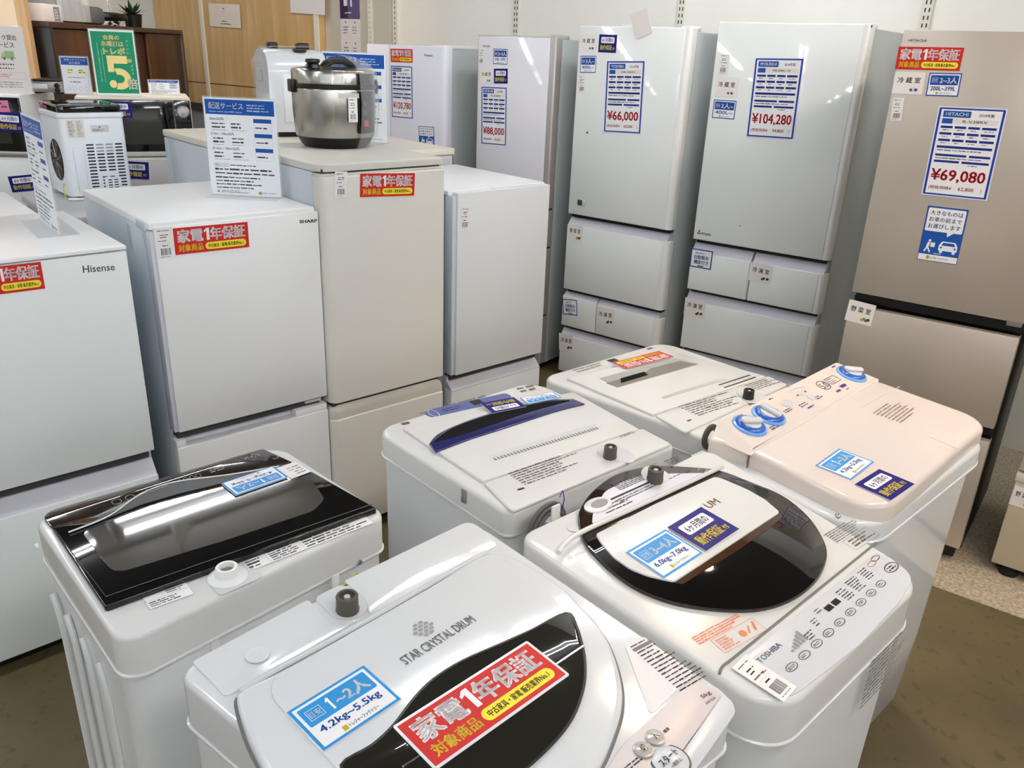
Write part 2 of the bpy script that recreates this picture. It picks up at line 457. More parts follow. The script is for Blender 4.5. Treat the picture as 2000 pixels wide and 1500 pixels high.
for i, (x, y, aim) in enumerate((((1.55), .75, (1.05, 1.55, .9)), (1.0, 2.6, (.95, 1.75, .9)), (2.0, 1.3, (1.45, 2.75, 1.2)), (-1.85, 4.0, (-1.9, 4.9, 1.5)), (-1.0, 3.9, (-2.0, 6.2, 1.6)))):
    spot(x, y, 2.72, aim, i)

# ------------------------------------------------------------------ printed cards
SHOP = 'トレジャーファクトリー'
def d_red(p):
    w, h = p.w, p.h
    p.rect(0, 0, w, h, RED); p.layer()
    p.text(.05 * w, .44 * h, .375 * w, .92 * h, '家電', WHT, .03); p.one(.395 * w, .45 * h, .465 * w, .91 * h, WHT); p.text(.48 * w, .44 * h, .95 * w, .92 * h, '年保証', WHT, .03)
    p.text(.05 * w, .1 * h, .37 * w, .36 * h, '対象商品', YEL, .02)
    p.rect(.4 * w, .09 * h, .96 * w, .36 * h, YEL, .13 * h); p.layer()
    p.text(.44 * w, .15 * h, .92 * w, .30 * h, '中古家具・家電 販売業界No.1', INK, .02)
def d_navy(p):
    w, h = p.w, p.h
    p.rect(0, 0, w, h, (22, 16, 116)); p.layer()
    p.rect(.13 * w, .52 * h, .87 * w, .86 * h, WHT, .06 * h); p.layer()
    p.text(.2 * w, .58 * h, .8 * w, .80 * h, '6ヶ月間の', (30, 26, 110), .015)
    p.text(.1 * w, .14 * h, .76 * w, .42 * h, '動作保証', YEL, .02); p.text(.79 * w, .16 * h, .91 * w, .31 * h, '付', YEL, .02)
def d_size(t1, t2, col=SKY):
    def f(p):
        w, h = p.w, p.h
        p.rect(0, 0, w, h, col); p.layer()
        p.rect(.035 * w, .05 * h, .965 * w, .95 * h, WHT); p.layer()
        p.rect(.07 * w, .48 * h, .93 * w, .90 * h, col, .03 * h); p.layer()
        p.frame(.12 * w, .58 * h, .30 * w, .80 * h, .006 * w, WHT); p.text(.14 * w, .62 * h, .28 * w, .76 * h, '目安', WHT, .01)
        if t1[0] == '1': p.one(.37 * w, .55 * h, .42 * w, .83 * h, WHT); p.text(.47 * w, .55 * h, .88 * w, .83 * h, '~2人', WHT, .02)
        else: p.text(.36 * w, .55 * h, .88 * w, .83 * h, t1, WHT, .02)
        p.text(.12 * w, .24 * h, .88 * w, .42 * h, t2, (40, 100, 180), .02)
        p.rect(.3 * w, .08 * h, .36 * w, .18 * h, (200, 170, 40)); p.text(.38 * w, .09 * h, .76 * w, .17 * h, SHOP, INK, .02)
    return f
def d_room(t, cols):
    def f(p):
        w, h = p.w, p.h
        p.rect(0, 0, w, h, (238, 232, 226)); p.layer()
        p.text(.13 * w, .5 * h, .87 * w, .76 * h, t[0] + ' ' + t[1] + ' ' + t[2], INK, .015)
        rg = random.Random(len(t) * 7 + len(cols))
        for i, c in enumerate(cols):
            p.ell((.62 + .075 * i) * w, (.2 + .05 * (i % 2)) * h, .06 * w, .07 * h, c, 12); p.layer()
    return f
VEG = [(214, 150, 40), (120, 150, 50), (150, 90, 40), (60, 60, 40)]
FRZ = [(120, 50, 40), (60, 50, 50), (210, 200, 200), (40, 40, 40)]
COLD = [(70, 90, 130), (220, 220, 225), (60, 80, 120)]
def d_price(brand, year, model, price, sub):
    def f(p):
        w, h = p.w, p.h; D = (24, 44, 132); R_ = (196, 34, 48)
        p.rect(0, 0, w, h, (226, 230, 240)); p.layer()
        p.rect(.02 * w, .012 * h, .98 * w, .988 * h, (30, 60, 160)); p.layer()
        p.rect(.055 * w, .03 * h, .945 * w, .97 * h, (238, 237, 238)); p.layer()
        p.rect(.09 * w, .885 * h, .5 * w, .955 * h, (32, 84, 164)); p.rect(.09 * w, .815 * h, .25 * w, .872 * h, (32, 84, 164)); p.rect(.26 * w, .815 * h, .91 * w, .872 * h, (230, 222, 216)); p.layer()
        p.text(.13 * w, .903 * h, .46 * w, .938 * h, brand, WHT, .02); p.text(.62 * w, .9 * h, .84 * w, .935 * h, year, INK, .01)
        p.text(.4 * w, .83 * h, .76 * w, .858 * h, model, INK, .01)
        for r in range(3):
            y = (.765 - .072 * r) * h
            for a, b in ((.09, .27), (.30, .47), (.50, .67), (.70, .91)):
                p.rect(a * w, y, b * w, y + .026 * h, D); p.greek((a + .04) * w, y - .03 * h, (b - .03) * w, y - .008 * h, 1, (90, 90, 95), int(a * 100) + r, .5)
        p.rect(.09 * w, .545 * h, .91 * w, .572 * h, D); p.greek(.1 * w, .51 * h, .88 * w, .535 * h, 1, (90, 90, 95), 5)
        p.rect(.09 * w, .455 * h, .56 * w, .48 * h, D); p.rect(.6 * w, .455 * h, .91 * w, .48 * h, D); p.greek(.1 * w, .42 * h, .85 * w, .446 * h, 1, (90, 90, 95), 6)
        p.rect(.09 * w, .385 * h, .47 * w, .41 * h, D); p.rect(.51 * w, .385 * h, .91 * w, .41 * h, D); p.greek(.6 * w, .355 * h, .8 * w, .378 * h, 1, (90, 90, 95), 7)
        p.text(.09 * w, .165 * h, .9 * w, .31 * h, price, R_, .018)
        p.text(.09 * w, .075 * h, .44 * w, .12 * h, '(税抜価格¥', R_, .01); p.text(.54 * w, .075 * h, .77 * w, .12 * h, sub, R_, .01); p.text(.87 * w, .07 * h, .89 * w, .125 * h, ')', R_)
    return f
def d_tag(p):
    w, h = p.w, p.h; k = int(w * 1e5) % 97
    p.rect(0, 0, w, h, (236, 233, 230)); p.layer()
    p.greek(.1 * w, .86 * h, .9 * w, .95 * h, 1, (120, 120, 120), k, .4); p.greek(.22 * w, .66 * h, .78 * w, .80 * h, 2, INK, k + 1)
    p.greek(.1 * w, .54 * h, .9 * w, .62 * h, 1, (110, 110, 115), k + 2, .5); p.rect(.06 * w, .49 * h, .94 * w, .495 * h, (170, 170, 170))
    p.greek(.3 * w, .38 * h, .72 * w, .46 * h, 1, INK, k + 3); p.bars(.2 * w, .12 * h, .8 * w, .34 * h, (60, 60, 60), k); p.greek(.15 * w, .04 * h, .85 * w, .09 * h, 1, (140, 140, 140), k + 4)
def d_ice(p):
    w, h = p.w, p.h; B_ = (36, 74, 150)
    p.rect(0, 0, w, h, B_); p.layer(); p.rect(.05 * w, .06 * h, .95 * w, .94 * h, (238, 236, 236)); p.layer()
    p.greek(.22 * w, .74 * h, .8 * w, .84 * h, 1, B_, 3, .5); p.text(.18 * w, .46 * h, .84 * w, .68 * h, '自動製氷', B_, .02); p.text(.18 * w, .20 * h, .84 * w, .42 * h, '機能付き', B_, .02)
    p.rect(.36 * w, .08 * h, .64 * w, .13 * h, INK)
def d_car(p):
    w, h = p.w, p.h; B_ = (30, 84, 168)
    p.rect(0, 0, w, h, (30, 66, 150)); p.layer(); p.rect(.015 * w, .01 * h, .985 * w, .99 * h, B_)
    p.layer(); p.poly(rnd(rect(.04 * w, .96 * w, .55 * h, .97 * h), .04 * w), (240, 240, 242)); p.poly([(.6 * w, .56 * h), (.78 * w, .56 * h), (.62 * w, .47 * h)], (240, 240, 242)); p.rect(.015 * w, .01 * h, .985 * w, .12 * h, (240, 240, 240)); p.layer()
    for i, t in enumerate(('大きなものは', 'お車の前まで', 'お運びします')): p.text(.1 * w, (.845 - .12 * i) * h, .9 * w, (.93 - .12 * i) * h, t, (36, 60, 140), .012)
    # car seen from behind
    cx, cy, k = .70 * w, .27 * h, .23 * w
    W_ = (240, 240, 242)
    p.poly(rnd([(cx - k, cy - .35 * k), (cx + k, cy - .35 * k), (cx + k, cy + .25 * k), (cx + .72 * k, cy + .75 * k), (cx - .72 * k, cy + .75 * k), (cx - k, cy + .25 * k)], .12 * k), W_)
    for s_ in (-1, 1): p.rect(cx + s_ * .68 * k - .16 * k, cy - .62 * k, cx + s_ * .68 * k + .16 * k, cy - .3 * k, W_, .05 * k)
    p.layer(); p.poly(rnd([(cx - .76 * k, cy + .27 * k), (cx + .76 * k, cy + .27 * k), (cx + .56 * k, cy + .62 * k), (cx - .56 * k, cy + .62 * k)], .06 * k), B_)
    for s_ in (-1, 1): p.ell(cx + s_ * .74 * k, cy + .02 * k, .13 * k, .1 * k, B_, 12)
    # pictogram of a walker with a carton
    fx, fy, q = .22 * w, .27 * h, .2 * w
    p.ell(fx + .05 * q, fy + .78 * q, .17 * q, .17 * q, W_, 14); p.line((fx, fy + .55 * q), (fx - .15 * q, fy - .1 * q), .34 * q, W_)
    p.line((fx - .12 * q, fy - .1 * q), (fx + .28 * q, fy - .8 * q), .2 * q, W_); p.line((fx - .15 * q, fy - .1 * q), (fx - .45 * q, fy - .75 * q), .2 * q, W_); p.rect(fx + .22 * q, fy - .05 * q, fx + .75 * q, fy + .55 * q, W_)
    p.rect(.38 * w, .145 * h, .56 * w, .155 * h, W_)
    p.rect(.22 * w, .035 * h, .29 * w, .1 * h, (190, 160, 40)); p.text(.31 * w, .035 * h, .78 * w, .09 * h, SHOP, INK, .02)

def card(name, label, cat, fr, how, tl, tr, bl, design, group=None, y=0., z0=0., k=0., dz=0., base=LAMIN, edge=0.):
    """a loose laminated card lying on / stuck to a surface, from where three of its corners are"""
    pt = {'front': lambda q: fr.M @ fr.front(*q, y), 'side': lambda q: fr.M @ fr.side(*q, y), 'top': lambda q: fr.M @ fr.plane(*q, z0, k, dz)}[how]
    M, w_, h_ = quadM(pt(tl), pt(tr), pt(bl))
    p = Print(w_, h_); design(p)
    e = rnd(rect(-edge, w_ + edge, -edge, h_ + edge), .003, 3) if edge else None
    o = p.build(name, M, None, base, .0008, e)
    return tag(o, label, cat, group)

def lettering(fr, th, how, tl, tr, bl, fn, name='lettering', z0=0., k=0., dz=0., y=0., lift=.0004):
    pt = {'front': lambda q: fr.M @ fr.front(*q, y), 'side': lambda q: fr.M @ fr.side(*q, y), 'top': lambda q: fr.M @ fr.plane(*q, z0, k, dz)}[how]
    M, w_, h_ = quadM(pt(tl), pt(tr), pt(bl)); p = Print(w_, h_, lift); fn(p)
    return p.build(name, M, th)

# ------------------------------------------------------------------ refrigerators
def prism_x(bm, prof, x0, x1, mi=0):
    loft(bm, [[(x0, y, z) for y, z in prof], [(x1, y, z) for y, z in prof]], mi=mi)
def feet(th, w, d, z=.0, xs=None):
    for fx in (.06, w - .06):
        for fy in (.07, d - .07):
            bm = NB(); lathe(bm, [(.018, z), (.022, z + .004), (.022, z + .02), (.012, z + .022), (.012, z + .05)], (fx, fy, 0), 16); link('foot', bm, RUBBER, th)
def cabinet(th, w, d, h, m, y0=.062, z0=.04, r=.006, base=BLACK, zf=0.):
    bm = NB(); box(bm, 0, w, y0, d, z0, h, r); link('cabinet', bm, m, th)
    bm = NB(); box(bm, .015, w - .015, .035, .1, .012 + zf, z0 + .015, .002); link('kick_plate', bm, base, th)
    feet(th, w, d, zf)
def panel(name, th, x0, x1, z0, z1, m, y0=0., y1=.056, r=.004, label=None):
    bm = NB(); box(bm, x0, x1, y0, y1, z0, z1, r); return link(name, bm, m, th, label=label)
def gasket(th, w, zs, m=None):
    for z in zs:
        bm = NB(); box(bm, .012, w - .012, .022, .064, z - .012, z + .012, 0)
        link('door_seal', bm, m or mat('dark_gasket', (60, 60, 62), .6), th)
def drawer(th, x0, x1, z0, z1, face, lip, lipw=None, slant=.042, name='drawer', back=.056):
    bm = NB(); box(bm, x0, x1, .0, back, z0, z1 - slant, .003); d = link(name, bm, face, th)
    bm = NB(); prism_x(bm, [(.0015, z1 - slant - .004), (.03, z1 - .004), (.034, z1), (back, z1), (back, z1 - slant - .004)], x0 + .002, x1 - .002)
    link('grip', bm, lip, d); return d

def ffr(x, y, yaw, z=0.): return Fr(x, y, yaw, z)
ROWA = 'two-door fridges facing the washing machines'
# --- pale glass fridge at the left edge
H = Fr(-1.455, 1.787, 47.45)
th = thing('refrigerator', 'pale glass-fronted two-door fridge at the left edge of the photo', 'refrigerator', H)
cabinet(th, .55, .572, 1.172, FSIDEB)
bm = NB(); plate(bm, rect(0, .55, .0, .572), 1.172, 1.184, .005); link('top_panel', bm, WHITE, th)
panel('door', th, 0, .55, .569, 1.168, GLASSH, 0, .056, .004)
gasket(th, .55, [.553])
bm = NB(); box(bm, 0, .55, .0, .056, .05, .488, .003); d = link('door', bm, GLASSH, th)
bm = NB(); prism_x(bm, [(.001, .484), (.035, .532), (.035, .55), (.056, .55), (.056, .484)], .002, .548); link('grip', bm, LILAC, d)
lettering(H, th, 'front', (161, 519), (223, 514), (163, 533), lambda p: p.text(0, 0, p.w, p.h, 'Hisense', (120, 118, 112), .01))
card('warranty_sign', 'red warranty card stuck on the pale glass fridge, cut off by the left edge', 'sign', H, 'front', (-66, 527), (79, 511), (-56, 582), d_red)
# --- white fridge with the delivery sign on it
C = Fr(-1.0235, 2.2505, 48.5)
th = thing('refrigerator', 'white two-door fridge with a blue and white delivery sign standing on its top', 'refrigerator', C)
cabinet(th, .509, .64, 1.205, FSIDEB, zf=0)
bm = NB(); plate(bm, rnd(rect(0, .509, .004, .64), .004, 2), 1.205, 1.226, .005); link('top_panel', bm, WHITE, th)
panel('door', th, .012, .519, .578, 1.212, WHITE, 0, .05, .004)
bm = NB(); box(bm, 0, .012, .006, .05, .58, 1.20, .002); link('door_edge', bm, LILAC, th)
bm = NB(); box(bm, -.004, .03, .03, .1, 1.196, 1.222, .003); link('hinge_cover', bm, FSIDEB, th)
bm = NB(); box(bm, -.003, .012, .02, .06, 1.17, 1.195, .003); link('hinge', bm, FSIDEB, th)
gasket(th, .509, [.562])
bm = NB(); box(bm, 0, .519, 0, .05, .045, .526, .004); d = link('door', bm, WHITE, th)
bm = NB(); prism_x(bm, [(.004, .522), (.038, .528), (.04, .552), (.056, .556), (.056, .522)], .03, .40); link('grip', bm, LILAC, d)
bm = NB(); box(bm, .40, .517, .004, .056, .524, .55, .003); link('trim_strip', bm, WHITE, d)
bm = NB(); box(bm, .0, .03, .004, .056, .524, .55, .003); link('trim_strip', bm, WHITE, d)
bm = NB(); box(bm, .44, .5, .01, .03, .562, .572, .002); link('hinge', bm, GREYW, th)
lettering(C, th, 'front', (585, 430), (619, 428), (585, 436), lambda p: p.text(0, 0, p.w, p.h, 'SHARP', INK, .03))
bm = NB(); box(bm, -.0012, .0, .17, .20, 1.12, 1.19, 0); link('sticker', bm, GREYW, th)
card('warranty_sign', 'red warranty card on the white fridge that carries the delivery sign', 'sign', C, 'front', (337, 446), (483, 433), (343, 498), d_red)
card('price_tag', 'white barcode tag left of the red card on the white fridge with the delivery sign', 'tag', C, 'front', (302, 446), (336, 443), (308, 507), d_tag)
# --- beige fridge under the pressure cooker
B = Fr(-.6145, 2.576, 48.28)
th = thing('refrigerator', 'beige two-door fridge with rounded door edges under the steel pressure cooker', 'refrigerator', B)
cabinet(th, .470, .59, 1.33, FSIDEB)
bm = NB(); plate(bm, rnd(rect(-.003, .479, .012, .60), [.05, .012, .01, .01], 6), 1.332, 1.356, .006); link('top_panel', bm, BEIGET, th)
def rdoor(th, w, z0, z1, m, r=.045, name='door', d=.06):
    bm = NB(); plate(bm, rnd(rect(0, w, 0, d), [r, .012, .002, .002], 8), z0, z1, .004); return link(name, bm, m, th)
rdoor(th, .476, .552, 1.318, BEIGE)
bm = NB(); plate(bm, rnd(rect(.002, .474, .004, .06), [.045, .012, .002, .002], 8), 1.318, 1.326, .002); link('door_cap', bm, BEIGET, th)
gasket(th, .476, [.544, 1.328])
d = rdoor(th, .476, .05, .487, BEIGE)
bm = NB(); plate(bm, rnd(rect(.0, .476, .006, .06), [.045, .012, .002, .002], 8), .487, .538, .03); link('grip', bm, BEIGET, d)
card('warranty_sign', 'red warranty card on the beige fridge below the pressure cooker', 'sign', B, 'front', (703, 339), (810, 338), (704, 385), d_red)
card('price_tag', 'white barcode tag left of the red card on the beige fridge', 'tag', B, 'front', (654, 335), (678, 335), (655, 386), d_tag)
# --- low white fridge right of the beige one
W = Fr(-.237, 2.966, 47.95)
th = thing('refrigerator', 'plain white two-door fridge right of the beige fridge, door without a red card', 'refrigerator', W)
cabinet(th, .476, .603, 1.212, FSIDEB)
bm = NB(); plate(bm, rect(0, .476, .03, .603), 1.212, 1.228, .004); link('top_panel', bm, WHITE, th)
panel('door', th, .018, .476, .519, 1.222, STEELW, -.004, .05, .003)
bm = NB(); box(bm, 0, .018, .004, .05, .52, 1.21, .003); link('door_edge', bm, FSIDEB, th)
bm = NB(); box(bm, .2, .46, .02, .06, 1.222, 1.229, .003); link('hinge_cover', bm, WHITE, th)
gasket(th, .476, [.506])
bm = NB(); box(bm, 0, .476, 0, .05, .045, .455, .003); d = link('door', bm, STEELW, th)
bm = NB(); prism_x(bm, [(.0, .451), (.0, .456), (.036, .49), (.036, .505), (.056, .505), (.056, .451)], .002, .474); link('grip', bm, LILAC, d)
card('price_tag', 'white barcode tag on the plain white fridge right of the beige one', 'tag', W, 'front', (901, 404), (920, 404), (901, 449), d_tag, y=-.004)

# --- tall fridges along the wall
def glass_frame(th, w, z0, z1, gl, fr_m, xl=.004, xr=.038, name='door'):
    bm = NB(); plate(bm, rnd(rect(0, w, .0, .056), [.004, .022, .002, .002], 6), z0, z1, .003); d = link(name, bm, fr_m, th)
    bm = NB(); box(bm, xl, w - xr, -.003, .02, z0 + .004, z1 - .004, .002); link('glass_panel', bm, gl, d); return d
T = Fr(.258, 4.326, 127.38)
th = thing('refrigerator', 'tall pale green glass fridge with a navy guarantee card at its top', 'refrigerator', T)
FRAMEW = mat('pearl_frame', (236, 234, 230), .25, coat=.3)
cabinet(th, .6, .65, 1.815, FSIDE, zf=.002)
glass_frame(th, .6, .926, 1.829, GLASSG, FRAMEW, .004, .032)
def tdrawer(th, w, x0, x1, z0, z1, gl, fr_m, xr, slant=.045, gx0=None):
    bm = NB(); plate(bm, rnd(rect(x0, x1, 0, .056), [.003, .022 if xr else .003, .002, .002], 6), z0, z1 - slant, .002); d = link('drawer', bm, fr_m, th)
    bm = NB(); prism_x(bm, [(.002, z1 - slant - .002), (.036, z1 - .006), (.036, z1), (.056, z1), (.056, z1 - slant - .002)], x0 + .002, x1 - .002 - xr * .3); link('grip', bm, LILAC, d)
    bm = NB(); box(bm, x0 + .003, x1 - max(xr, .003), -.003, .02, z0 + .003, z1 - slant - .001, .002); link('glass_panel', bm, gl, d)
    return d
tdrawer(th, .6, 0, .6, .52, .912, GLASSG, FRAMEW, .035)
tdrawer(th, .6, 0, .216, .313, .510, GLASSG, FRAMEW, 0, .03)
tdrawer(th, .6, .222, .6, .313, .510, GLASSG, FRAMEW, .035, .035)
tdrawer(th, .6, 0, .6, .045, .303, GLASSG, FRAMEW, .035)
gasket(th, .6, [.919, .515, .308], BLACK)
bm = NB(); box(bm, .535, .595, .02, .1, 1.815, 1.836, .004); link('hinge_cover', bm, WHITE, th)
bm = NB(); box(bm, .2, .28, .06, .2, 1.815, 1.838, .005); link('top_cover', bm, WHITE, th)
yg = -.003
bm = NB(); q = T.front(1147, 259, yg); lathe(bm, [(.005, 0), (.005, .002)], n=12); link('sensor_dot', bm, DARKGREY, th, Matrix.Translation(q) @ Matrix.Rotation(math.pi / 2, 4, 'X'))
q = T.front(1136, 396, yg); bm = NB(); box(bm, q.x - .022, q.x + .022, yg - .004, yg - .0006, q.z - .018, q.z + .018, .002); k_ = link('reminder_plate', bm, mat('clear_plate', (200, 205, 205), .2), th)
bm = NB(); box(bm, q.x - .022, q.x + .006, yg - .007, yg - .0042, q.z - .012, q.z + .014, .001); link('clip', bm, DARKGREY, k_)
def on(nm, lab, cat, f, tl, tr, bl, des, y=-.003, **k): return card(nm, lab, cat, f, 'front', tl, tr, bl, des, y=y, **k)
on('compartment_sign', 'white fridge-room card at the top left of the tall pale green fridge', 'sign', T, (1134, 67), (1167, 67), (1132, 101), d_room('冷蔵室', COLD))
on('warranty_sign', 'navy six-month guarantee card on the top of the tall pale green fridge', 'sign', T, (1171, 67), (1206, 68), (1169, 102), d_navy)
on('size_sign', 'blue household-size card on the tall pale green fridge, left of its price sheet', 'sign', T, (1134, 109), (1165, 109), (1131, 142), d_size('3人~', '400L~', BLUE))
on('price_tag', 'white barcode tag below the blue card on the tall pale green fridge', 'tag', T, (1130, 147), (1144, 147), (1128, 181), d_tag)
on('price_sheet', 'blue-bordered price sheet on the tall pale green glass fridge', 'price sheet', T, (1185, 118), (1261, 118), (1174, 258), d_price('TOSHIBA', '2016年製', 'GR-G43G', '¥66,000', '60,000'))
on('compartment_sign', 'white vegetable-room card on the upper drawer of the tall pale green fridge', 'sign', T, (1110, 437), (1138, 441), (1108, 469), d_room('野菜室', VEG))
on('feature_sign', 'blue-outlined ice maker card on the small drawer of the tall pale green fridge', 'sign', T, (1099, 583), (1127, 586), (1097, 613), d_ice)
on('compartment_sign', 'white freezer card on the small right drawer of the tall pale green fridge', 'sign', T, (1166, 599), (1200, 605), (1164, 632), d_room('冷凍室', FRZ))
on('compartment_sign', 'white freezer card on the lowest drawer of the tall pale green fridge', 'sign', T, (1092, 650), (1120, 655), (1092, 683), d_room('冷凍室', FRZ))
# ---
M_ = Fr(.849, 3.959, 125.26)
th = thing('refrigerator', 'tall white glass fridge, widest along the wall, between the pale green and champagne ones', 'refrigerator', M_)
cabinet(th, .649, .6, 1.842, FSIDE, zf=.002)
glass_frame(th, .649, .893, 1.856, GLASSG, FRAMEW, .004, .03)
tdrawer(th, .649, 0, .302, .645, .880, GLASSG, FRAMEW, 0, .05)
tdrawer(th, .649, .308, .649, .645, .880, GLASSG, FRAMEW, .03, .05)
tdrawer(th, .649, 0, .649, .34, .637, GLASSG, FRAMEW, .03, .05)
tdrawer(th, .649, 0, .649, .045, .332, GLASSG, FRAMEW, .03, .05)
gasket(th, .649, [.887, .641, .336], BLACK)
bm = NB(); box(bm, .56, .64, .025, .12, 1.842, 1.858, .004); link('hinge_cover', bm, WHITE, th)
bm = NB(); box(bm, .63, .646, .006, .03, 1.842, 1.853, .001); link('hinge', bm, DARKGREY, th)
bm = NB(); q = M_.front(1445, 441, yg); lathe(bm, [(.005, 0), (.005, .002)], n=12); link('sensor_dot', bm, GREYW, th, Matrix.Translation(q) @ Matrix.Rotation(math.pi / 2, 4, 'X'))
def mitsu(p):
    w, h = p.w, p.h
    p.text(.32 * w, .1 * h, w, .55 * h, 'MITSUBISHI', (70, 70, 72), .02)
    for cx, cy in ((.12, .75), (.05, .3), (.19, .3)):
        p.poly([(cx * w, cy * h - .24 * h), (cx * w + .065 * w, cy * h), (cx * w, cy * h + .24 * h), (cx * w - .065 * w, cy * h)], (60, 60, 62))
lettering(M_, th, 'front', (1363, 448), (1389, 452), (1362, 458), mitsu, y=yg)
on('price_tag', 'white barcode tag at the upper left of the widest tall white fridge', 'tag', M_, (1408, 105), (1426, 106), (1400, 145), d_tag)
on('compartment_sign', 'white fridge-room card beside the price sheet of the widest tall white fridge', 'sign', M_, (1400, 150), (1443, 152), (1396, 188), d_room('冷蔵室', COLD))
on('size_sign', 'blue household-size card left of the price sheet of the widest tall white fridge', 'sign', M_, (1395, 194), (1439, 197), (1391, 230), d_size('3人~', '400L~', BLUE))
on('price_sheet', 'blue-bordered price sheet on the widest tall white glass fridge', 'price sheet', M_, (1475, 112), (1572, 113), (1452, 267), d_price('MITSUBISHI', '2018年製', 'MR-B46C-W', '¥104,280', '94,800'))
on('feature_sign', 'blue-outlined ice maker card on the small left drawer of the widest tall white fridge', 'sign', M_, (1351, 484), (1393, 491), (1348, 520), d_ice)
on('compartment_sign', 'white freezer card on the small right drawer of the widest tall white fridge', 'sign', M_, (1467, 511), (1511, 520), (1463, 547), d_room('冷凍室', FRZ))
on('compartment_sign', 'white freezer card on the wide lower drawer of the widest tall white fridge', 'sign', M_, (1339, 580), (1379, 588), (1336, 615), d_room('冷凍室', FRZ))
# ---
SV = Fr(1.222, 2.906, 126.4)
th = thing('refrigerator', 'tall champagne steel fridge with black sides and a red card at its top', 'refrigerator', SV)
cabinet(th, .549, .65, 1.80, mat('black_brown_side', (24, 21, 19), .45), zf=.002)
panel('door', th, 0, .549, .938, 1.814, CHAMP, 0, .056, .003)
for a, b in ((.557, .888), (.07, .507)):
    bm = NB(); box(bm, 0, .549, 0, .056, a, b, .003); d = link('drawer', bm, CHAMP, th)
    bm = NB(); prism_x(bm, [(.012, b - .006), (.05, b + .006), (.05, b + .03), (.056, b + .03), (.056, b - .006)], .002, .547); link('grip', bm, BLACK, d)
bm = NB(); box(bm, .50, .545, .01, .05, .921, .937, .002); link('hinge', bm, GREYTR, th)
gasket(th, .549, [.92, .535], BLACK)
lettering(SV, th, 'front', (1775, 76), (1810, 77), (1774, 81), lambda p: p.text(0, 0, p.w, p.h, 'HITACHI', (90, 84, 78), .01))
on('warranty_sign', 'red warranty card at the top of the champagne steel fridge', 'sign', SV, (1756, 91), (1884, 93), (1749, 135), d_red, y=0)
on('compartment_sign', 'white fridge-room card below the red card on the champagne steel fridge', 'sign', SV, (1749, 140), (1809, 141), (1742, 183), d_room('冷蔵室', COLD), y=0)
on('size_sign', 'blue household-size card below the red card on the champagne steel fridge', 'sign', SV, (1816, 142), (1880, 143), (1807, 187), d_size('2~3人', '200L~399L', BLUE), y=0)
on('price_tag', 'white barcode tag on the left edge of the champagne steel fridge', 'tag', SV, (1745, 191), (1767, 191), (1737, 236), d_tag, y=0)
on('price_sheet', 'blue-bordered price sheet on the champagne steel fridge', 'price sheet', SV, (1834, 207), (1969, 213), (1795, 379), d_price('HITACHI', '2019年製', 'R-V38RV', '¥69,080', '62,800'), y=0)
on('carry_sign', 'blue carry-to-your-car card with car picture on the champagne steel fridge', 'sign', SV, (1813, 401), (1893, 410), (1792, 506), d_car, y=0)
on('compartment_sign', 'white vegetable-room card on the champagne steel fridge drawer', 'sign', SV, (1660, 584), (1712, 597), (1653, 625), d_room('野菜室', VEG), y=0)
# ---
HW = Fr(-.252, 4.691, 126.41)
th = thing('refrigerator', 'tall lilac white fridge with a grey frame, left of the pale green one', 'refrigerator', HW)
cabinet(th, .5, .6, 1.765, FSIDE, r=.004, zf=.002)
for nm, a, b in (('door', .93, 1.775), ('drawer', .722, .918), ('drawer', .338, .710), ('drawer', .045, .326)):
    bm = NB(); plate(bm, rnd(rect(0, .5, .0, .058), [.004, .012, .002, .002], 5), a, b, .002); d = link(nm, bm, mat('grey_pearl_frame', (176, 172, 170), .35, .4), th)
    bm = NB(); box(bm, .006, .464, -.003, .02, a + .006, b - .006 if nm == 'door' else b - .03, .002); link('glass_panel', bm, GLASSL, d)
gasket(th, .5, [.924, .716, .332], BLACK)
bm = NB(); box(bm, .44, .5, .03, .12, 1.765, 1.785, .004); link('hinge_cover', bm, FSIDE, th)
lettering(HW, th, 'front', (943, 88), (957, 88), (943, 92), lambda p: p.text(0, 0, p.w, p.h, 'HITACHI', (90, 88, 90), .01), y=yg)
on('price_tag', 'white barcode tag at the upper left of the lilac white fridge', 'tag', HW, (936, 95), (947, 96), (934, 125), d_tag)
on('size_sign', 'blue household-size card at the top of the lilac white fridge', 'sign', HW, (964, 95), (992, 96), (964, 125), d_size('2~3人', '200L~399L', BLUE))
on('compartment_sign', 'white fridge-room card on the lilac white fridge', 'sign', HW, (938, 134), (962, 134), (937, 163), d_room('冷蔵室', COLD))
on('warranty_sign', 'navy six-month guarantee card on the lilac white fridge', 'sign', HW, (965, 134), (992, 134), (964, 163), d_navy)
on('price_sheet', 'blue-bordered price sheet on the lilac white fridge with grey frame', 'price sheet', HW, (940, 168), (991, 170), (937, 281), d_price('HITACHI', '2019年製', 'R-K40K', '¥88,000', '80,000'))
# ---
PN = Fr(-.937, 5.196, 126.4)
th = thing('refrigerator', 'white french-door fridge, farthest left along the wall', 'refrigerator', PN)
cabinet(th, .62, .6, 1.70, FSIDE, r=.006, zf=.002)
PNW = mat('cool_white_steel', (232, 232, 240), .3)
xs_ = PN.front(761, 150).x
for nm, a, b, c_, d_ in (('door', 0, xs_ - .003, .9, 1.71), ('door', xs_ + .003, .62, .9, 1.71), ('drawer', 0, .3, .68, .89), ('drawer', .306, .62, .68, .89), ('drawer', 0, .62, .37, .67), ('drawer', 0, .62, .045, .36)):
    bm = NB(); plate(bm, rnd(rect(a, b, 0, .06), [.012 if a == 0 else .003, .03 if b > .6 else .003, .002, .002], 6), c_, d_, .004); d = link(nm, bm, PNW, th)
    if nm == 'door' and a > .01:
        bm = NB(); box(bm, a - .0045, a - .0005, .004, .03, 1.05, 1.64, .0005); link('grip', bm, GREYW, d)
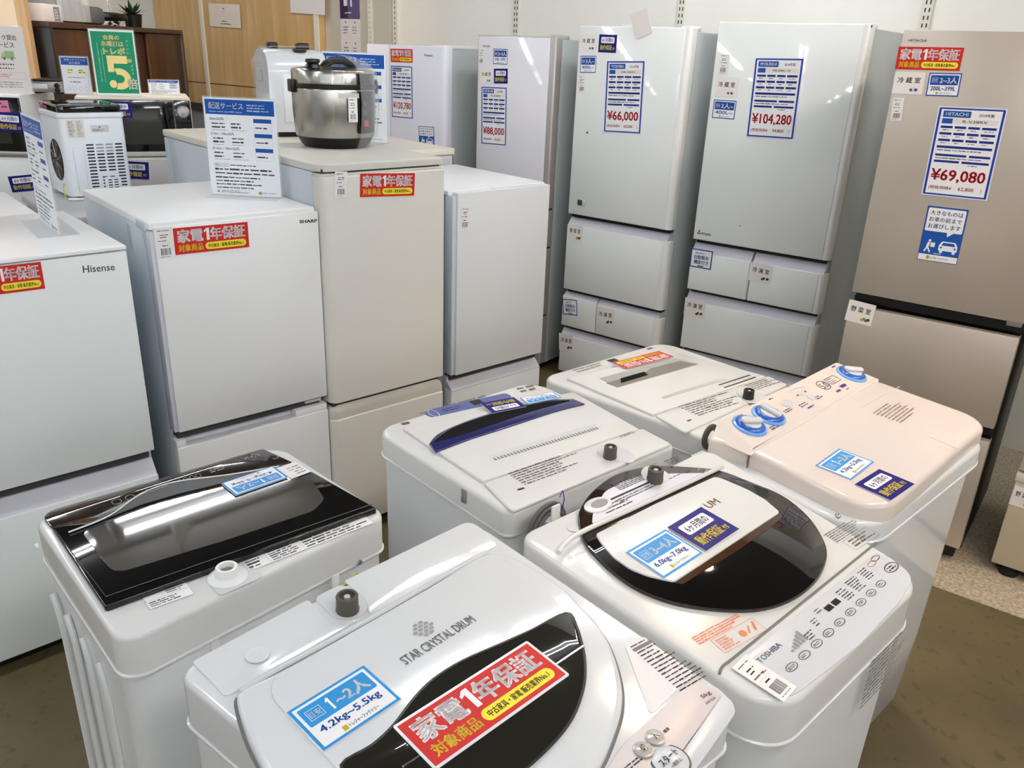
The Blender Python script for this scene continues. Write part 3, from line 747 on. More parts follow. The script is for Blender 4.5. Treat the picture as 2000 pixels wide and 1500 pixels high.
bm = NB(); box(bm, .5, .615, .02, .3, 1.70, 1.718, .005); link('hinge_cover', bm, WHITE, th)
lettering(PN, th, 'front', (829, 105), (845, 106), (829, 110), lambda p: p.text(0, 0, p.w, p.h, 'Panasonic', (90, 90, 96), .01))
on('warranty_sign', 'red warranty card on the white french-door fridge at the far end of the wall', 'sign', PN, (763, 95), (806, 96), (763, 121), d_red, y=0)
on('price_sheet', 'blue-bordered price sheet on the white french-door fridge', 'price sheet', PN, (763, 127), (806, 129), (764, 229), d_price('Panasonic', '2020年製', 'NR-F503', '¥120,780', '109,800'), y=0)
on('carry_sign', 'blue-edged card half hidden on the white french-door fridge', 'sign', PN, (818, 246), (848, 248), (818, 287), d_car, y=0)
# --- cut off at the right edge
RB = hit((0, 0, .045), V((0, 0, 1)), 1935, 1097)
R_ = Fr(RB.x, RB.y, 126.4)
th = thing('refrigerator', 'cream fridge on black feet at the right edge of the photo', 'refrigerator', R_)
RC = mat('cream_steel', (200, 188, 164), .38, bump=.04, bscale=500)
cabinet(th, .55, .6, 1.5, RC, zf=.002)
q = R_.front(1985, 920)
print('right fridge gap z', q.z)
panel('door', th, 0, .55, q.z + .006, 1.505, RC, 0, .056, .004)
bm = NB(); box(bm, 0, .55, 0, .056, .045, q.z - .034, .004); d = link('drawer', bm, RC, th)
bm = NB(); box(bm, -.003, .553, -.003, .056, q.z - .036, q.z - .004, .003); link('grip', bm, CREAM, d)
for fx in (.06,):
    bm = NB(); lathe(bm, [(.03, .002), (.034, .008), (.034, .026), (.026, .03), (.026, .045)], (fx, .04, 0), 20); link('foot', bm, RUBBER, th)
on('compartment_sign', 'white vegetable-room card on the cream fridge at the right edge', 'sign', R_, (1983, 947), (2030, 962), (1974, 985), d_room('野菜室', VEG), y=0)

# ------------------------------------------------------------------ washing machines
class Wm(Fr):
    """a washing machine: the top plane is z = zf + (h - zf) * y / d"""
    def __init__(s, x, y, yaw, w_, d, h, zf):
        super().__init__(x, y, yaw); s.w, s.d, s.h, s.zf = w_, d, h, zf; s.k = (h - zf) / d
        s.z = lambda x_, y_: zf + s.k * y_
    def t(s, px, py, dz=0.):                   # pixel -> local (x, y) on the top
        p = s.plane(px, py, s.zf, s.k, dz); return (p.x, p.y)
    def ts(s, pts, dz=0.): return [s.t(*p, dz) for p in pts]
    def outline(s, corners, r, dz=0., n=8): return rnd((s.ts(corners, dz)), r, n)
    def card(s, nm, lab, cat, tl, tr, bl, des, dz, **k): return card(nm, lab, cat, s, 'top', tl, tr, bl, des, z0=s.zf, k=s.k, dz=dz, **k)
    def print(s, th, tl, tr, bl, fn, dz, name='lettering'): return lettering(s, th, 'top', tl, tr, bl, fn, name, s.zf, s.k, dz)
    def part(s, name, th, pts, z0, z1, m, r=.002, dz=0., seg=3, flare=0.):
        bm = NB(); plate(bm, pts, z0, z1, r, s.z, seg, flare=flare); return link(name, bm, m, th)

def body(wm, th, outl, ztop, m, ins=.006, z0=.035, name='body', taper=0.):
    bm = NB(); o = ccw(outl); zt = lambda q, z: [(x, y, z + wm.k * (y - wm.d / 2)) for x, y in q]
    a = inset(o, ins); b = inset(o, ins + taper)
    loft(bm, [[(x, y, z0) for x, y in inset(b, .02)], [(x, y, z0 + .03) for x, y in b], [(x, y, z0 + .25) for x, y in inset(o, ins + taper * .5)], zt(a, ztop)])
    link(name, bm, m, th)
    xs = [p[0] for p in o]; ys = [p[1] for p in o]
    for fx in (min(xs) + .08, max(xs) - .08):
        for fy in (min(ys) + .08, max(ys) - .08):
            bm = NB(); lathe(bm, [(.022, 0), (.024, .004), (.022, .02), (.012, .022), (.012, .05)], (fx, fy, 0), 14); link('foot', bm, RUBBER, th)
def cover(wm, th, outl, drop, m, r=.009, name='top_cover', lip=.004):
    r = min(r, .009)
    """moulded top: skirt of height drop with rounded upper edge and a thin seam lip below"""
    o = ccw(outl); bm = NB(); Z = lambda q, dz: [(x, y, wm.z(x, y) + dz) for x, y in q]
    rings = [Z(inset(o, .005), -drop), Z(inset(o, -.0025), -drop + .001), Z(inset(o, -.0025), -drop + .004), Z(inset(o, .0), -drop + .006), Z(o, -r * 1.2)]
    for j in range(1, 6):
        a = math.pi / 2 * j / 5; rings.append(Z(inset(o, r * (1 - math.cos(a))), -r * 1.2 * (1 - math.sin(a))))
    loft(bm, rings); return link(name, bm, m, th)
def faucet(wm, th, px, dz=0., r=.017, h=.028, m=None, name='water_inlet'):
    x, y = wm.t(*px, dz); z = wm.z(x, y) + dz
    bm = NB(); lathe(bm, [(r * 1.0, -.004), (r * 1.05, .004), (r * .98, .008), (r, .012), (r * .96, .014), (r, .018), (r * .96, .02), (r, h - .002), (r * .93, h), (r * .72, h), (r * .68, h - .006), (r * .1, h - .006)], (x, y, z), 24)
    o = link(name, bm, m or mat('dark_brown_plastic', (84, 78, 70), .45), th)
    bm = NB(); lathe(bm, [(r * .3, 0), (r * .28, .004), (.0005, .0045)], (x, y, z + h - .006), 12); link('inlet_filter', bm, GREYW, o)
def strip(wm, th, a, b, wd, z1, m, name, dz=0., r=.001):
    p, q = V(wm.t(*a, dz)), V(wm.t(*b, dz)); d = (q - p).normalized(); n = V((-d.y, d.x)) * wd / 2
    return wm.part(name, th, [tuple(p - n), tuple(q - n), tuple(q + n), tuple(p + n)], dz + .0001, dz + z1, m, r)
def recess(wm, th, pts, m, name, dz=0.0006, z=.0008):
    return wm.part(name, th, pts, dz - .0004, dz + z, m, .0002, seg=1)
GAP = mat('grey_seam', (120, 120, 118), .6)
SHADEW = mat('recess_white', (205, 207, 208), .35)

# --- black-lidded machine, front left
AQ = Wm(-.601, 1.029, 44.87, .519, .437, .839, .834)
th = thing('washing_machine', 'white washing machine with a black glass lid, nearest the left fridges', 'washing machine', AQ)
oAQ = AQ.outline([(60, 1008), (543, 868), (757, 1004), (232, 1260)], [.05, .055, .03, .045])
body(AQ, th, oAQ, .76, STEELW, .006, taper=.004)
cover(AQ, th, oAQ, .082, WARMW, .012)
# black glass: control panel and lid
pn = AQ.ts([(77, 1003), (513, 876), (571, 902), (450, 925), (340, 940), (277, 962), (186, 1005), (100, 1029)], .006)
AQ.part('control_panel', th, rnd((pn), [.03 if i in (0,) else .004 for i in range(8)], 4), .0005, .006, BROWNG, .0015)
lid = AQ.ts([(100, 1030), (186, 1006), (277, 963), (340, 941), (450, 926), (571, 903), (612, 922), (736, 992), (205, 1184)], .012)
lidp = AQ.part('lid', th, rnd((lid), .004, 3), .0005, .012, BLACKG, .003)
win = AQ.ts([(160, 1040), (205, 1098), (216, 1113), (240, 1116), (450, 1052), (612, 998), (634, 974), (610, 940), (545, 922), (450, 947), (300, 985)], .0125)
AQ.part('window', lidp, rnd((win), .012, 4), .0122, .0130, mat('smoked_window', (74, 70, 64), .03, coat=.6), .0004, seg=1)
hnd = AQ.ts([(136, 1038), (186, 1016), (240, 990), (277, 966), (345, 943), (450, 929), (540, 914), (450, 940), (345, 966), (277, 986), (218, 1009)], .0135)
AQ.part('handle_recess', lidp, ccw(hnd), .0122, .0142, BLACK, .0008, seg=1)
bm = NB(); tube(bm, [(x, y, AQ.z(x, y) + .0150) for x, y in cr(AQ.ts([(134, 1040), (213, 1008), (277, 964), (345, 941), (450, 927), (545, 911)], .0145), n=6)], .0016, 6); link('handle_rim', bm, mat('pale_trim', (225, 225, 228), .35), lidp)
bm = NB(); tube(bm, [(x, y, AQ.z(x, y) + .0135) for x, y in AQ.ts([(107, 1036), (207, 1166), (728, 985)], .0125)], .0009, 5); link('lid_edge', bm, DARKGREY, lidp)
def aq_icons(p):
    w, h = p.w, p.h; c = (190, 190, 190)
    for i in range(9): p.ring((.30 + .05 * i) * w, .5 * h, .02 * w, .34 * h, .003 * w, c, 14)
    p.ring(.06 * w, .5 * h, .035 * w, .4 * h, .003 * w, c, 16); p.ring(.16 * w, .5 * h, .035 * w, .4 * h, .003 * w, c, 16); p.greek(.8 * w, .2 * h, .98 * w, .8 * h, 2, c, 4, .4)
AQ.print(th, (207, 980), (450, 903), (212, 992), aq_icons, .0062, 'panel_print')
AQ.print(th, (511, 890), (477, 899), (507, 884), lambda p: p.text(0, 0, p.w, p.h, 'AQUA', (200, 200, 200), .01), .0062)
AQ.print(th, (161, 972), (137, 980), (153, 965), lambda p: p.greek(0, 0, p.w, p.h, 2, (190, 190, 190), 9), .0062, 'panel_print')
def lab_qr(p):
    w, h = p.w, p.h
    p.rect(0, 0, w, h, (240, 238, 236)); p.layer(); p.frame(0, 0, w, h, .006 * w, (150, 150, 150)); p.rect(0, .48 * h, w, .49 * h, (160, 160, 160))
    p.greek(.05 * w, .08 * h, .95 * w, .42 * h, 3, INK, 3, .6); p.greek(.5 * w, .55 * h, .95 * w, .92 * h, 3, INK, 5, .5)
AQ.print(th, (275, 1163), (360, 1133), (297, 1190), lab_qr, .0008, 'printed_label')
def lab_long(p):
    w, h = p.w, p.h
    p.rect(0, 0, w, h, (240, 239, 238)); p.layer(); p.frame(0, 0, w, h, .002 * w, (170, 170, 170)); p.rect(.17 * w, 0, .172 * w, h, (150, 150, 150)); p.rect(.43 * w, 0, .432 * w, h, (150, 150, 150))
    p.greek(.02 * w, .1 * h, .15 * w, .9 * h, 4, INK, 1, .55); p.greek(.19 * w, .06 * h, .41 * w, .94 * h, 6, INK, 2, .55); p.greek(.45 * w, .06 * h, .97 * w, .94 * h, 5, INK, 3, .55)
AQ.print(th, (464, 1093), (706, 1002), (488, 1116), lab_long, .0008, 'printed_label')
x, y = AQ.t(445, 1128); z = AQ.z(x, y)
bm = NB(); lathe(bm, [(.034, -.002), (.034, .003), (.03, .006), (.021, .009), (.0195, .021), (.018, .023), (.0135, .023), (.013, .010), (.001, .009)], (x, y, z), 28); f_ = link('water_inlet', bm, WHITE, th)
bm = NB(); lathe(bm, [(.0128, .013), (.0005, .0132)], (x, y, z), 16); link('inlet_filter', bm, mat('grey_mesh', (140, 130, 118), .6), f_)
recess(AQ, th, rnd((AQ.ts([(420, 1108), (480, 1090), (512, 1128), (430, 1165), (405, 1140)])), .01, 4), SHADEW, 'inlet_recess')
# back face (toward the viewer): screws, hooks, earth wire
def screw(wm, th, px, y=None, r=.006, face='front'):
    q = wm.front(*px, y) if face == 'front' else wm.side(*px, y)
    bm = NB(); lathe(bm, [(r, 0), (r, .002), (r * .6, .004), (.0004, .0042)], n=14)
    R = Matrix.Rotation(math.pi / 2, 4, 'X') if face == 'front' else Matrix.Rotation(-math.pi / 2, 4, 'Y')
    link('screw', bm, CHROME, th, Matrix.Translation(q) @ R)
for px in ((333, 1258), (702, 1098), (317, 1346)): screw(AQ, th, px, .004)
for px, hgt in (((413, 1236), .055), ((650, 1137), .05)):
    q = AQ.front(*px, .002); bm = NB(); box(bm, q.x - .008, q.x + .008, q.y - .012, q.y - .007, q.z - .028, q.z + .022, .002); box(bm, q.x - .008, q.x + .008, q.y - .012, q.y + .004, q.z - .03, q.z - .026, .001); link('cord_hook', bm, WHITE, th)
q = AQ.front(650, 1140, -.004)
for i, c in enumerate(((196, 190, 60), (50, 110, 60))):
    bm = NB(); tube(bm, [(q.x - .03 + .008 * i, q.y - .004, q.z - .06), (q.x - .03 + .004 * i, q.y - .006, q.z - .02), (q.x - .01, q.y - .012, q.z - .004 - .004 * i), (q.x + .03, q.y - .012, q.z - .002 - .004 * i), (q.x + .05, q.y - .006, q.z + .004)], .0025, 6); link('earth_wire', bm, mat('wire%d' % i, c, .5), th)
for px, rr in (((312, 1327), .004), ((290, 1356), .006)):
    q = AQ.front(*px, .006); bm = NB(); box(bm, q.x - rr, q.x + rr, q.y - .0015, q.y + .001, q.z - rr, q.z + rr, .0005); link('socket_hole', bm, BLACK, th)
# embossed ribs on the left wall
xl = min(p[0] for p in oAQ) + .006
for i, (yy, zt, zb) in enumerate(((.36, .70, .1), (.285, .695, .1), (.205, .69, .1), (.125, .685, .34))):
    pts_ = cr([(yy + .022, zt), (yy + .004, zt - .03), (yy - .006, zt - .09), (yy - .008, zt - .3), (yy - .008, zb)], n=6)
    bm = NB(); tube(bm, [(AQ.side(100, 1200, xl).x + .001, a, b) for a, b in pts_], .006, 8); link('rib', bm, STEELW, th)
for (y0, z0_, y1, z1_) in ((.12, .42, .06, .34), (.10, .37, .06, .315)):
    bm = NB(); tube(bm, [(xl + .001, y0, z0_), (xl + .001, y1, z1_)], .007, 8); link('rib', bm, STEELW, th)
bm = NB(); q = AQ.side(72, 1067, xl - .006); lathe(bm, [(.006, -.002), (.005, .003), (.0004, .004)], n=12); link('screw', bm, WHITE, th, Matrix.Translation(q) @ Matrix.Rotation(-math.pi / 2, 4, 'Y'))
AQ.card('size_sign', 'sky blue household-size card lying upside down on the black lid', 'sign', (563, 933), (460, 969), (528, 913), d_size('1~2人', '4.2kg~5.5kg'), .0145)
AQ.card('price_tag', 'white price tag lying upside down at the right end of the black lid', 'tag', (607, 922), (569, 936), (576, 903), lambda p: (p.rect(0, 0, p.w, p.h, PAPER), p.layer(), p.greek(.1 * p.w, .2 * p.h, .8 * p.w, .9 * p.h, 4, (120, 120, 120), 3, .4)), .0130)

# --- machine with the lettered lid, front centre
ST = Wm(-.05, .497, 43.72, .559, .54, .913, .87)
th = thing('washing_machine', 'white washing machine with a dark window lid and red warranty card, nearest the camera', 'washing machine', ST)
oST = ST.outline([(338, 1312), (922, 1013), (1447, 1368), (905, 1780)], [.03, .045, .03, .06])
body(ST, th, oST, .80, STEELW, .006, taper=.004)
cover(ST, th, oST, .085, WHITEG, .014)
LID = [(462, 1366), (474, 1345), (524, 1320), (580, 1292), (700, 1224), (860, 1132), (924, 1092), (964, 1080), (1020, 1097), (1100, 1148), (1130, 1177), (1172, 1222), (1198, 1272), (1213, 1325), (1216, 1367), (1206, 1412), (1172, 1492), (1110, 1570), (1010, 1640), (850, 1680), (720, 1660), (600, 1590), (530, 1520), (486, 1445)]
lo = cr(ST.ts(LID, .012), True, 4)
ST.part('lid_seam', th, inset(ccw(lo), -.004), .0002, .0012, GAP, .0003, seg=1)
lidp = ST.part('lid', th, lo, .0006, .014, WHITEG, .009, seg=5)
PANEL = [(545, 1316), (600, 1290), (700, 1231), (860, 1140), (930, 1100), (965, 1092), (1020, 1118), (1070, 1158), (1108, 1200), (1128, 1238), (1138, 1290), (1135, 1350), (1112, 1408), (1060, 1470), (990, 1530), (890, 1590), (780, 1590), (690, 1530), (620, 1460), (565, 1400), (530, 1355)]
po = cr(ST.ts(PANEL, .016), True, 4)
lp = ST.part('lid_panel', lidp, po, .0138, .0168, WHITEG, .002)
WIN = [(669, 1494), (728, 1456), (770, 1417), (809, 1366), (848, 1327), (905, 1291), (980, 1258), (1040, 1231), (1106, 1198), (1124, 1222), (1136, 1262), (1141, 1300), (1137, 1345), (1115, 1402), (1070, 1458), (998, 1520), (900, 1580), (790, 1582), (712, 1535)]
wo = cr(ST.ts(WIN, .0175), True, 4)
ST.part('window_rim', lidp, inset(ccw(wo), -.0035), .0165, .0176, BLACK, .0004, seg=1)
wp = ST.part('window', lidp, wo, .0174, .0186, mat('dark_olive_window', (34, 33, 27), .035, coat=.7), .0006, seg=2)
strip(ST, lidp, (786, 1498), (1141, 1262), .0025, .0012, mat('silver_glint', (190, 190, 192), .15, .9), 'window_glint', .0186)  # reflection of a ceiling tube, modelled as a thin bright strip
# hinge ridge and back deck plates
bm = NB(); tube(bm, [(x, y, ST.z(x, y) + .0105) for x, y in cr(ST.ts([(468, 1352), (524, 1318), (700, 1222), (860, 1130), (950, 1080)], .010), n=4)], .0045, 8); link('hinge_ridge', bm, SHADEW, th)
ST.part('deck_plate', th, rnd((ST.ts([(374, 1292), (602, 1170), (636, 1210), (700, 1210), (464, 1348), (440, 1360)], .002)), .006, 3), .0003, .0018, WHITEG, .0008)
ST.part('deck_plate', th, rnd((ST.ts([(672, 1134), (914, 1017), (940, 1030), (972, 1064), (940, 1082), (720, 1202), (716, 1172)], .002)), [.004, .03, .02, .006, .006, .01, .01], 4), .0003, .0018, WHITEG, .0008)
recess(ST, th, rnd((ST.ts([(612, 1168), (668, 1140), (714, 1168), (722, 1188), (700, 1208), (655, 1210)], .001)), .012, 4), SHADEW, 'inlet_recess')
faucet(ST, th, (679, 1192))
x, y = ST.t(503, 1279, .003); bm = NB(); lathe(bm, [(.017, 0), (.017, .0012), (.0155, .0016), (.0005, .0016)], (x, y, ST.z(x, y) + .003), 24); link('deck_cap', bm, mat('cap_grey', (214, 216, 216), .3), th)
def drum(p):
    w, h = p.w, p.h; c = (150, 150, 152)
    p.text(0, 0, w, .30 * h, 'STAR CRYSTAL DRUM', c, .012)
    for r_, xs in ((0, (0, 1)), (1, (-.5, .5, 1.5)), (2, (-1, 0, 1, 2)), (3, (-.5, .5, 1.5)), (4, (0, 1))):
        for q in xs:
            if r_ == 2 or True:
                cx = (.47 + .075 * q - .03) * w; cy = (.48 + .115 * r_) * h
                p.poly(rnd([(cx - .028 * w, cy - .04 * h), (cx + .02 * w, cy - .045 * h), (cx + .03 * w, cy + .01 * h), (cx + .02 * w, cy + .045 * h), (cx - .02 * w, cy + .045 * h), (cx - .032 * w, cy)], .008 * w, 2), c)
ST.print(lp, (745, 1257), (882, 1176), (780, 1308), drum, .0172)
ST.card('size_sign', 'sky blue household-size card on the nearest white washing machine lid', 'sign', (560, 1393), (710, 1301), (632, 1469), d_size('1~2人', '4.2kg~5.5kg', (40, 146, 214)), .0172)
ST.card('warranty_sign', 'large red warranty card lying on the nearest washing machine lid', 'sign', (775, 1421), (1029, 1258), (846, 1502), d_red, .0195, edge=.004)
pk = mat('pinkish_panel', (214, 203, 200), .3)
ST.part('control_panel', th, rnd((ST.ts([(1355, 1326), (1410, 1356), (1330, 1470), (1292, 1530), (1220, 1610), (1100, 1640), (1150, 1560), (1192, 1492), (1215, 1456)], .001)), .006, 3), .0003, .0016, pk, .0005)
ST.part('control_panel', th, rnd((ST.ts([(1412, 1357), (1430, 1369), (1437, 1392), (1370, 1488), (1270, 1620), (1225, 1608), (1295, 1530), (1333, 1470)], .001)), .006, 3), .0003, .0016, mat('silver_panel', (206, 209, 213), .25), .0005)
for (px, r_, t_, m_) in (((1279, 1441), .0125, '入', mat('pearl_button', (205, 198, 192), .25, .3)), ((1256, 1465), .0125, '切', mat('pearl_button', (205, 198, 192), .25, .3)), ((1309, 1487), .024, 'スタート', mat('silver_panel', (206, 209, 213), .25))):
    x, y = ST.t(*px, .002); zz = ST.z(x, y) + .0016
    bm = NB(); lathe(bm, [(r_ * 1.12, 0), (r_ * 1.12, .0012), (r_ * .98, .0014)], (x, y, zz), 26); bt = link('button', bm, GREYTR if len(t_) == 1 else DARKGREY, th)
    bm = NB(); lathe(bm, [(r_, .0), (r_, .002), (r_ * .8, .0034), (.0005, .004)], (x, y, zz), 26); link('button_face', bm, m_, bt)
    pp = Print(r_ * 1.4, r_ * 1.0, .0003)
    if len(t_) == 1: pp.text(.28 * pp.w, .05 * pp.h, .72 * pp.w, .95 * pp.h, t_, INK, .01)
    else: pp.text(0, .4 * pp.h, pp.w, .9 * pp.h, t_, INK, .01); pp.text(.2 * pp.w, 0, .8 * pp.w, .28 * pp.h, '一時停止', INK, .005)
    pp.build('lettering', wmat(th) @ Matrix.Translation((x, y, zz + .0036)) @ Matrix.Rotation(0, 4, 'Z') @ Matrix.Translation((-pp.w / 2, -pp.h / 2, .0008)), bt)
ST.print(th, (1294, 1428), (1303, 1420), (1298, 1434), lambda p: p.text(0, 0, p.w, p.h, '電源', INK, .015), .0018)
ST.print(th, (1367, 1359), (1383, 1349), (1373, 1368), lambda p: p.text(0, 0, p.w, p.h, '5kg', INK, .005), .0018)
ST.print(th, (1376, 1373), (1394, 1360), (1380, 1378), lambda p: p.text(0, 0, p.w, p.h, 'AW-5G6', INK, .0), .0018)
ST.print(th, (1215, 1500), (1254, 1469), (1223, 1512), lambda p: p.greek(0, 0, p.w, p.h, 2, INK, 4, .5), .0018, 'panel_print')
q_ = ccw(ST.ts([(1221, 1262), (1257, 1243), (1354, 1314), (1350, 1322), (1276, 1392), (1268, 1392)], .001))
ST.part('printed_label', th, rnd(q_, .004, 3), .0003, .0010, PAPER, .0002, seg=1)
def st_label(p):
    w, h = p.w, p.h
    for i in range(15):
        t_ = 1 - i / 15; xr = .40 + .52 * (1 - t_); xl_ = .02
        if i == 1: p.rect(.04 * w, (t_ - .055) * h, .40 * w, t_ * h, (120, 120, 120)); continue
        p.greek(xl_ * w + .03 * w, (t_ - .05) * h, (xr - .06) * w, t_ * h, 1, (50, 50, 52), i, .55)
ST.print(th, (1224, 1265), (1321, 1214), (1276, 1388), st_label, .0012, 'lettering')

# --- round dark lid, right
T7 = Wm(.391, .907, 46.58, .543, .516, .892, .839)
th = thing('washing_machine', 'white washing machine with a round dark lid ring and two blue cards', 'washing machine', T7)
oT7 = T7.outline([(1008, 1046), (1381, 874), (1812, 1128), (1522, 1404)], [.035, .03, .075, .075])
body(T7, th, oT7, .77, STEELW, .008, taper=.012)
cover(T7, th, oT7, .085, WARMW, .016)
RING = [(1128.7, 1014), (1135, 990), (1158, 959), (1198, 930), (1244, 916), (1287, 911), (1340, 913), (1403, 919.5), (1462, 941), (1528, 969), (1577.6, 1008.6), (1607, 1051.5), (1615.5, 1084.5), (1604, 1121), (1577.5, 1150.5), (1541, 1173.6), (1495, 1188.5), (1445.5, 1192.7), (1379.5, 1188.5), (1313.5, 1177), (1247.5, 1152), (1198, 1119), (1158.4, 1081), (1137, 1051.5)]
ro = cr(T7.ts(RING, .005), True, 4)
BROWNL = mat('dark_brown_lid', (40, 24, 14), .05, coat=.6)
lidp = T7.part('lid', th, ro, .0004, .008, BROWNL, .004, seg=4)
FRN = [(1146, 1062), (1165, 1047), (1317, 976), (1409, 934), (1462, 943), (1528, 972), (1577, 1011), (1605, 1053), (1613, 1084.5), (1602, 1120), (1576, 1149), (1540, 1172), (1495, 1186.5), (1445.5, 1190.7), (1380, 1186.5), (1314, 1175), (1249, 1150.5), (1200, 1118), (1163, 1082)]
T7.part('front_window', lidp, cr(T7.ts(FRN, .009), True, 3), .0078, .0095, mat('black_window', (7, 6, 6), .03, coat=.7), .0006, seg=2)
PNL = [(1163, 1043), (1280, 984), (1396, 931), (1411, 935), (1462, 957), (1495, 976), (1523, 1000), (1420, 1068), (1317, 1136), (1290, 1130), (1264, 1124), (1231, 1111), (1198, 1088), (1175, 1062)]
T7.part('lid_panel', lidp, rnd((T7.ts(PNL, .012)), .006, 3), .0094, .0128, WARMW, .0016)
AMB = [(1317, 1138), (1523, 1003), (1528, 1010), (1500, 1034), (1420, 1088), (1335, 1140)]
T7.part('amber_strip', lidp, ccw(T7.ts(AMB, .010)), .0094, .0104, mat('amber_strip', (66, 36, 10), .08, coat=.5), .0003, seg=1)
BK = [(1156, 1024), (1158, 1002), (1181, 960), (1214, 942), (1246, 930), (1307, 925), (1363, 924), (1384, 924), (1280, 972)]
bp = T7.part('back_label', lidp, rnd((T7.ts(BK, .009)), .01, 4), .0078, .0092, mat('label_lilac', (214, 212, 220), .3), .0003, seg=1)
def t7lab(p):
    w, h = p.w, p.h; d = (70, 66, 78)
    p.greek(.30 * w, .56 * h, .80 * w, .95 * h, 7, d, 2, .6); p.rect(.16 * w, .40 * h, .72 * w, .455 * h, (40, 40, 44)); p.greek(.2 * w, .22 * h, .95 * w, .36 * h, 2, d, 3, .5); p.greek(.02 * w, .05 * h, .3 * w, .36 * h, 3, d, 4, .4); p.greek(.86 * w, .6 * h, 1.06 * w, .9 * h, 4, d, 5, .5)
T7.print(bp, (1126, 967), (1313, 887), (1162, 1020), t7lab, .0094)
fb = T7.part('inlet_recess', th, cr(T7.ts([(1252, 924), (1258, 913), (1272, 911), (1298, 920), (1309, 931), (1300, 941), (1280, 944), (1262, 938)], .010), True, 4), .007, .0112, WARMW, .002)
faucet(T7, th, (1279, 937), .0112, .0165, .026)
x, y = T7.t(1168, 987, .009)
hl = T7.part('hook_plate', th, [(x + .038 * math.cos(a * math.pi / 12) * .9, y + .02 * math.sin(a * math.pi / 12)) for a in range(24)], .0088, .0118, WARMW, .001)
T7.part('hook_hole', hl, [(x + .004 + .022 * math.cos(a * math.pi / 10), y + .011 * math.sin(a * math.pi / 10)) for a in range(20)], .0117, .0122, mat('hole_grey', (150, 152, 150), .6), .0002, seg=1)
x, y = T7.t(1122, 1029, .001); bm = NB(); lathe(bm, [(.0165, 0), (.0165, .0011), (.0155, .0013), (.0005, .0013)], (x, y, T7.z(x, y) + .0003), 24); link('deck_cap', bm, WARMW, th)
bm = NB(); tube(bm, [(x, y, T7.z(x, y) + .013) for x, y in cr(T7.ts([(1091, 1080), (1104, 1062), (1134, 1041), (1225, 999), (1320, 955), (1411, 912)], .012), n=5)], .0048, 8); link('hinge_bar', bm, WARMW, th)
bm = NB(); tube(bm, [(x, y, T7.z(x, y) + .0006) for x, y in cr(T7.ts([(1405, 1317), (1412, 1302), (1436, 1283), (1570, 1175), (1711, 1061)], .0), n=5)], .0024, 6); link('panel_seam', bm, GAP, th)
cp = T7.part('control_panel', th, rnd((T7.ts([(1438, 1296), (1712, 1078), (1772, 1112), (1782, 1134), (1756, 1176), (1680, 1258), (1560, 1352), (1535, 1362)], .002)), [.01, .008, .02, .02, .01, .01, .01, .015], 4), .0003, .002, mat('silver_panel', (206, 209, 213), .25), .0006)
def t7panel(p):
    w, h = p.w, p.h; d = (70, 70, 72)
    p.text(.07 * w, .70 * h, .20 * w, .80 * h, 'TOSHIBA', (120, 140, 165), .01)
    for i in range(6): p.rect((.20 + .018 * i) * w, .50 * h, (.212 + .018 * i) * w, (.54 + .04 * i) * h, (140, 140, 142))
    for i in range(9):
        cx = (.14 + .082 * i) * w; cy = (.33 + .01 * i) * h; p.ring(cx, cy, .03 * w, .075 * h, .003 * w, (90, 90, 92), 18); p.greek(cx - .02 * w, cy - .03 * h, cx + .02 * w, cy + .03 * h, 2, d, i, .6)
    p.rect(.485 * w, .63 * h, .525 * w, .75 * h, (24, 24, 24)); p.rect(.535 * w, .63 * h, .575 * w, .75 * h, (24, 24, 24))
    for a, b, c_, e, r_ in ((.3, .45, .36, .62, 3), (.38, .56, .42, .74, 3), (.44, .72, .48, .84, 2), (.60, .55, .66, .85, 5), (.68, .55, .76, .88, 6), (.78, .6, .84, .88, 5)): p.greek(a * w, b * h, c_ * w, e * h, r_, d, int(a * 100), .5)
    p.ring(.93 * w, .86 * h, .03 * w, .06 * h, .003 * w, d, 16); p.ring(.885 * w, .82 * h, .03 * w, .06 * h, .003 * w, (190, 130, 120), 16); p.ring(.93 * w, .52 * h, .045 * w, .11 * h, .004 * w, d, 20); p.greek(.9 * w, .46 * h, .96 * w, .58 * h, 2, d, 7, .6); p.text(.975 * w, .68 * h, 1.01 * w, .78 * h, '7kg', (150, 150, 150))
T7.print(cp, (1432, 1294), (1713, 1071), (1538, 1366), t7panel, .0022)
T7.card('price_tag', 'white barcode tag with red print on the corner of the round-lidded machine', 'tag', (1429, 1306), (1456, 1279), (1524, 1380), lambda p: (d_tag(p), p.rect(.62 * p.w, .55 * p.h, .9 * p.w, .57 * p.h, (200, 80, 80))), .0032)
T7.card('size_sign', 'sky blue household-size card on the round-lidded washing machine', 'sign', (1222, 1080), (1299, 1035), (1299, 1129), d_size('3~4人', '6.0kg~7.0kg'), .0132)
T7.card('warranty_sign', 'navy six-month guarantee card on the round-lidded washing machine', 'sign', (1303, 1031), (1369, 991), (1372, 1082), d_navy, .0150)
T7.print(lidp, (1372, 985), (1394, 973), (1379, 998), lambda p: p.text(0, 0, p.w, p.h, 'UM', (170, 150, 110), .005), .0130)
def orange(p):
    w, h = p.w, p.h; c = (230, 130, 80)
    p.greek(.02 * w, .62 * h, .9 * w, .98 * h, 4, c, 2, .55); p.frame(.2 * w, .02 * h, .98 * w, .60 * h, .006 * w, c); p.greek(.24 * w, .08 * h, .55 * w, .54 * h, 5, c, 3, .5); p.ell(.66 * w, .3 * h, .05 * w, .12 * h, c); p.line((.74 * w, .2 * h), (.82 * w, .44 * h), .02 * w, c); p.line((.86 * w, .2 * h), (.93 * w, .5 * h), .03 * w, c)
T7.print(th, (1345, 1245), (1450, 1190), (1395, 1290), orange, .0006)
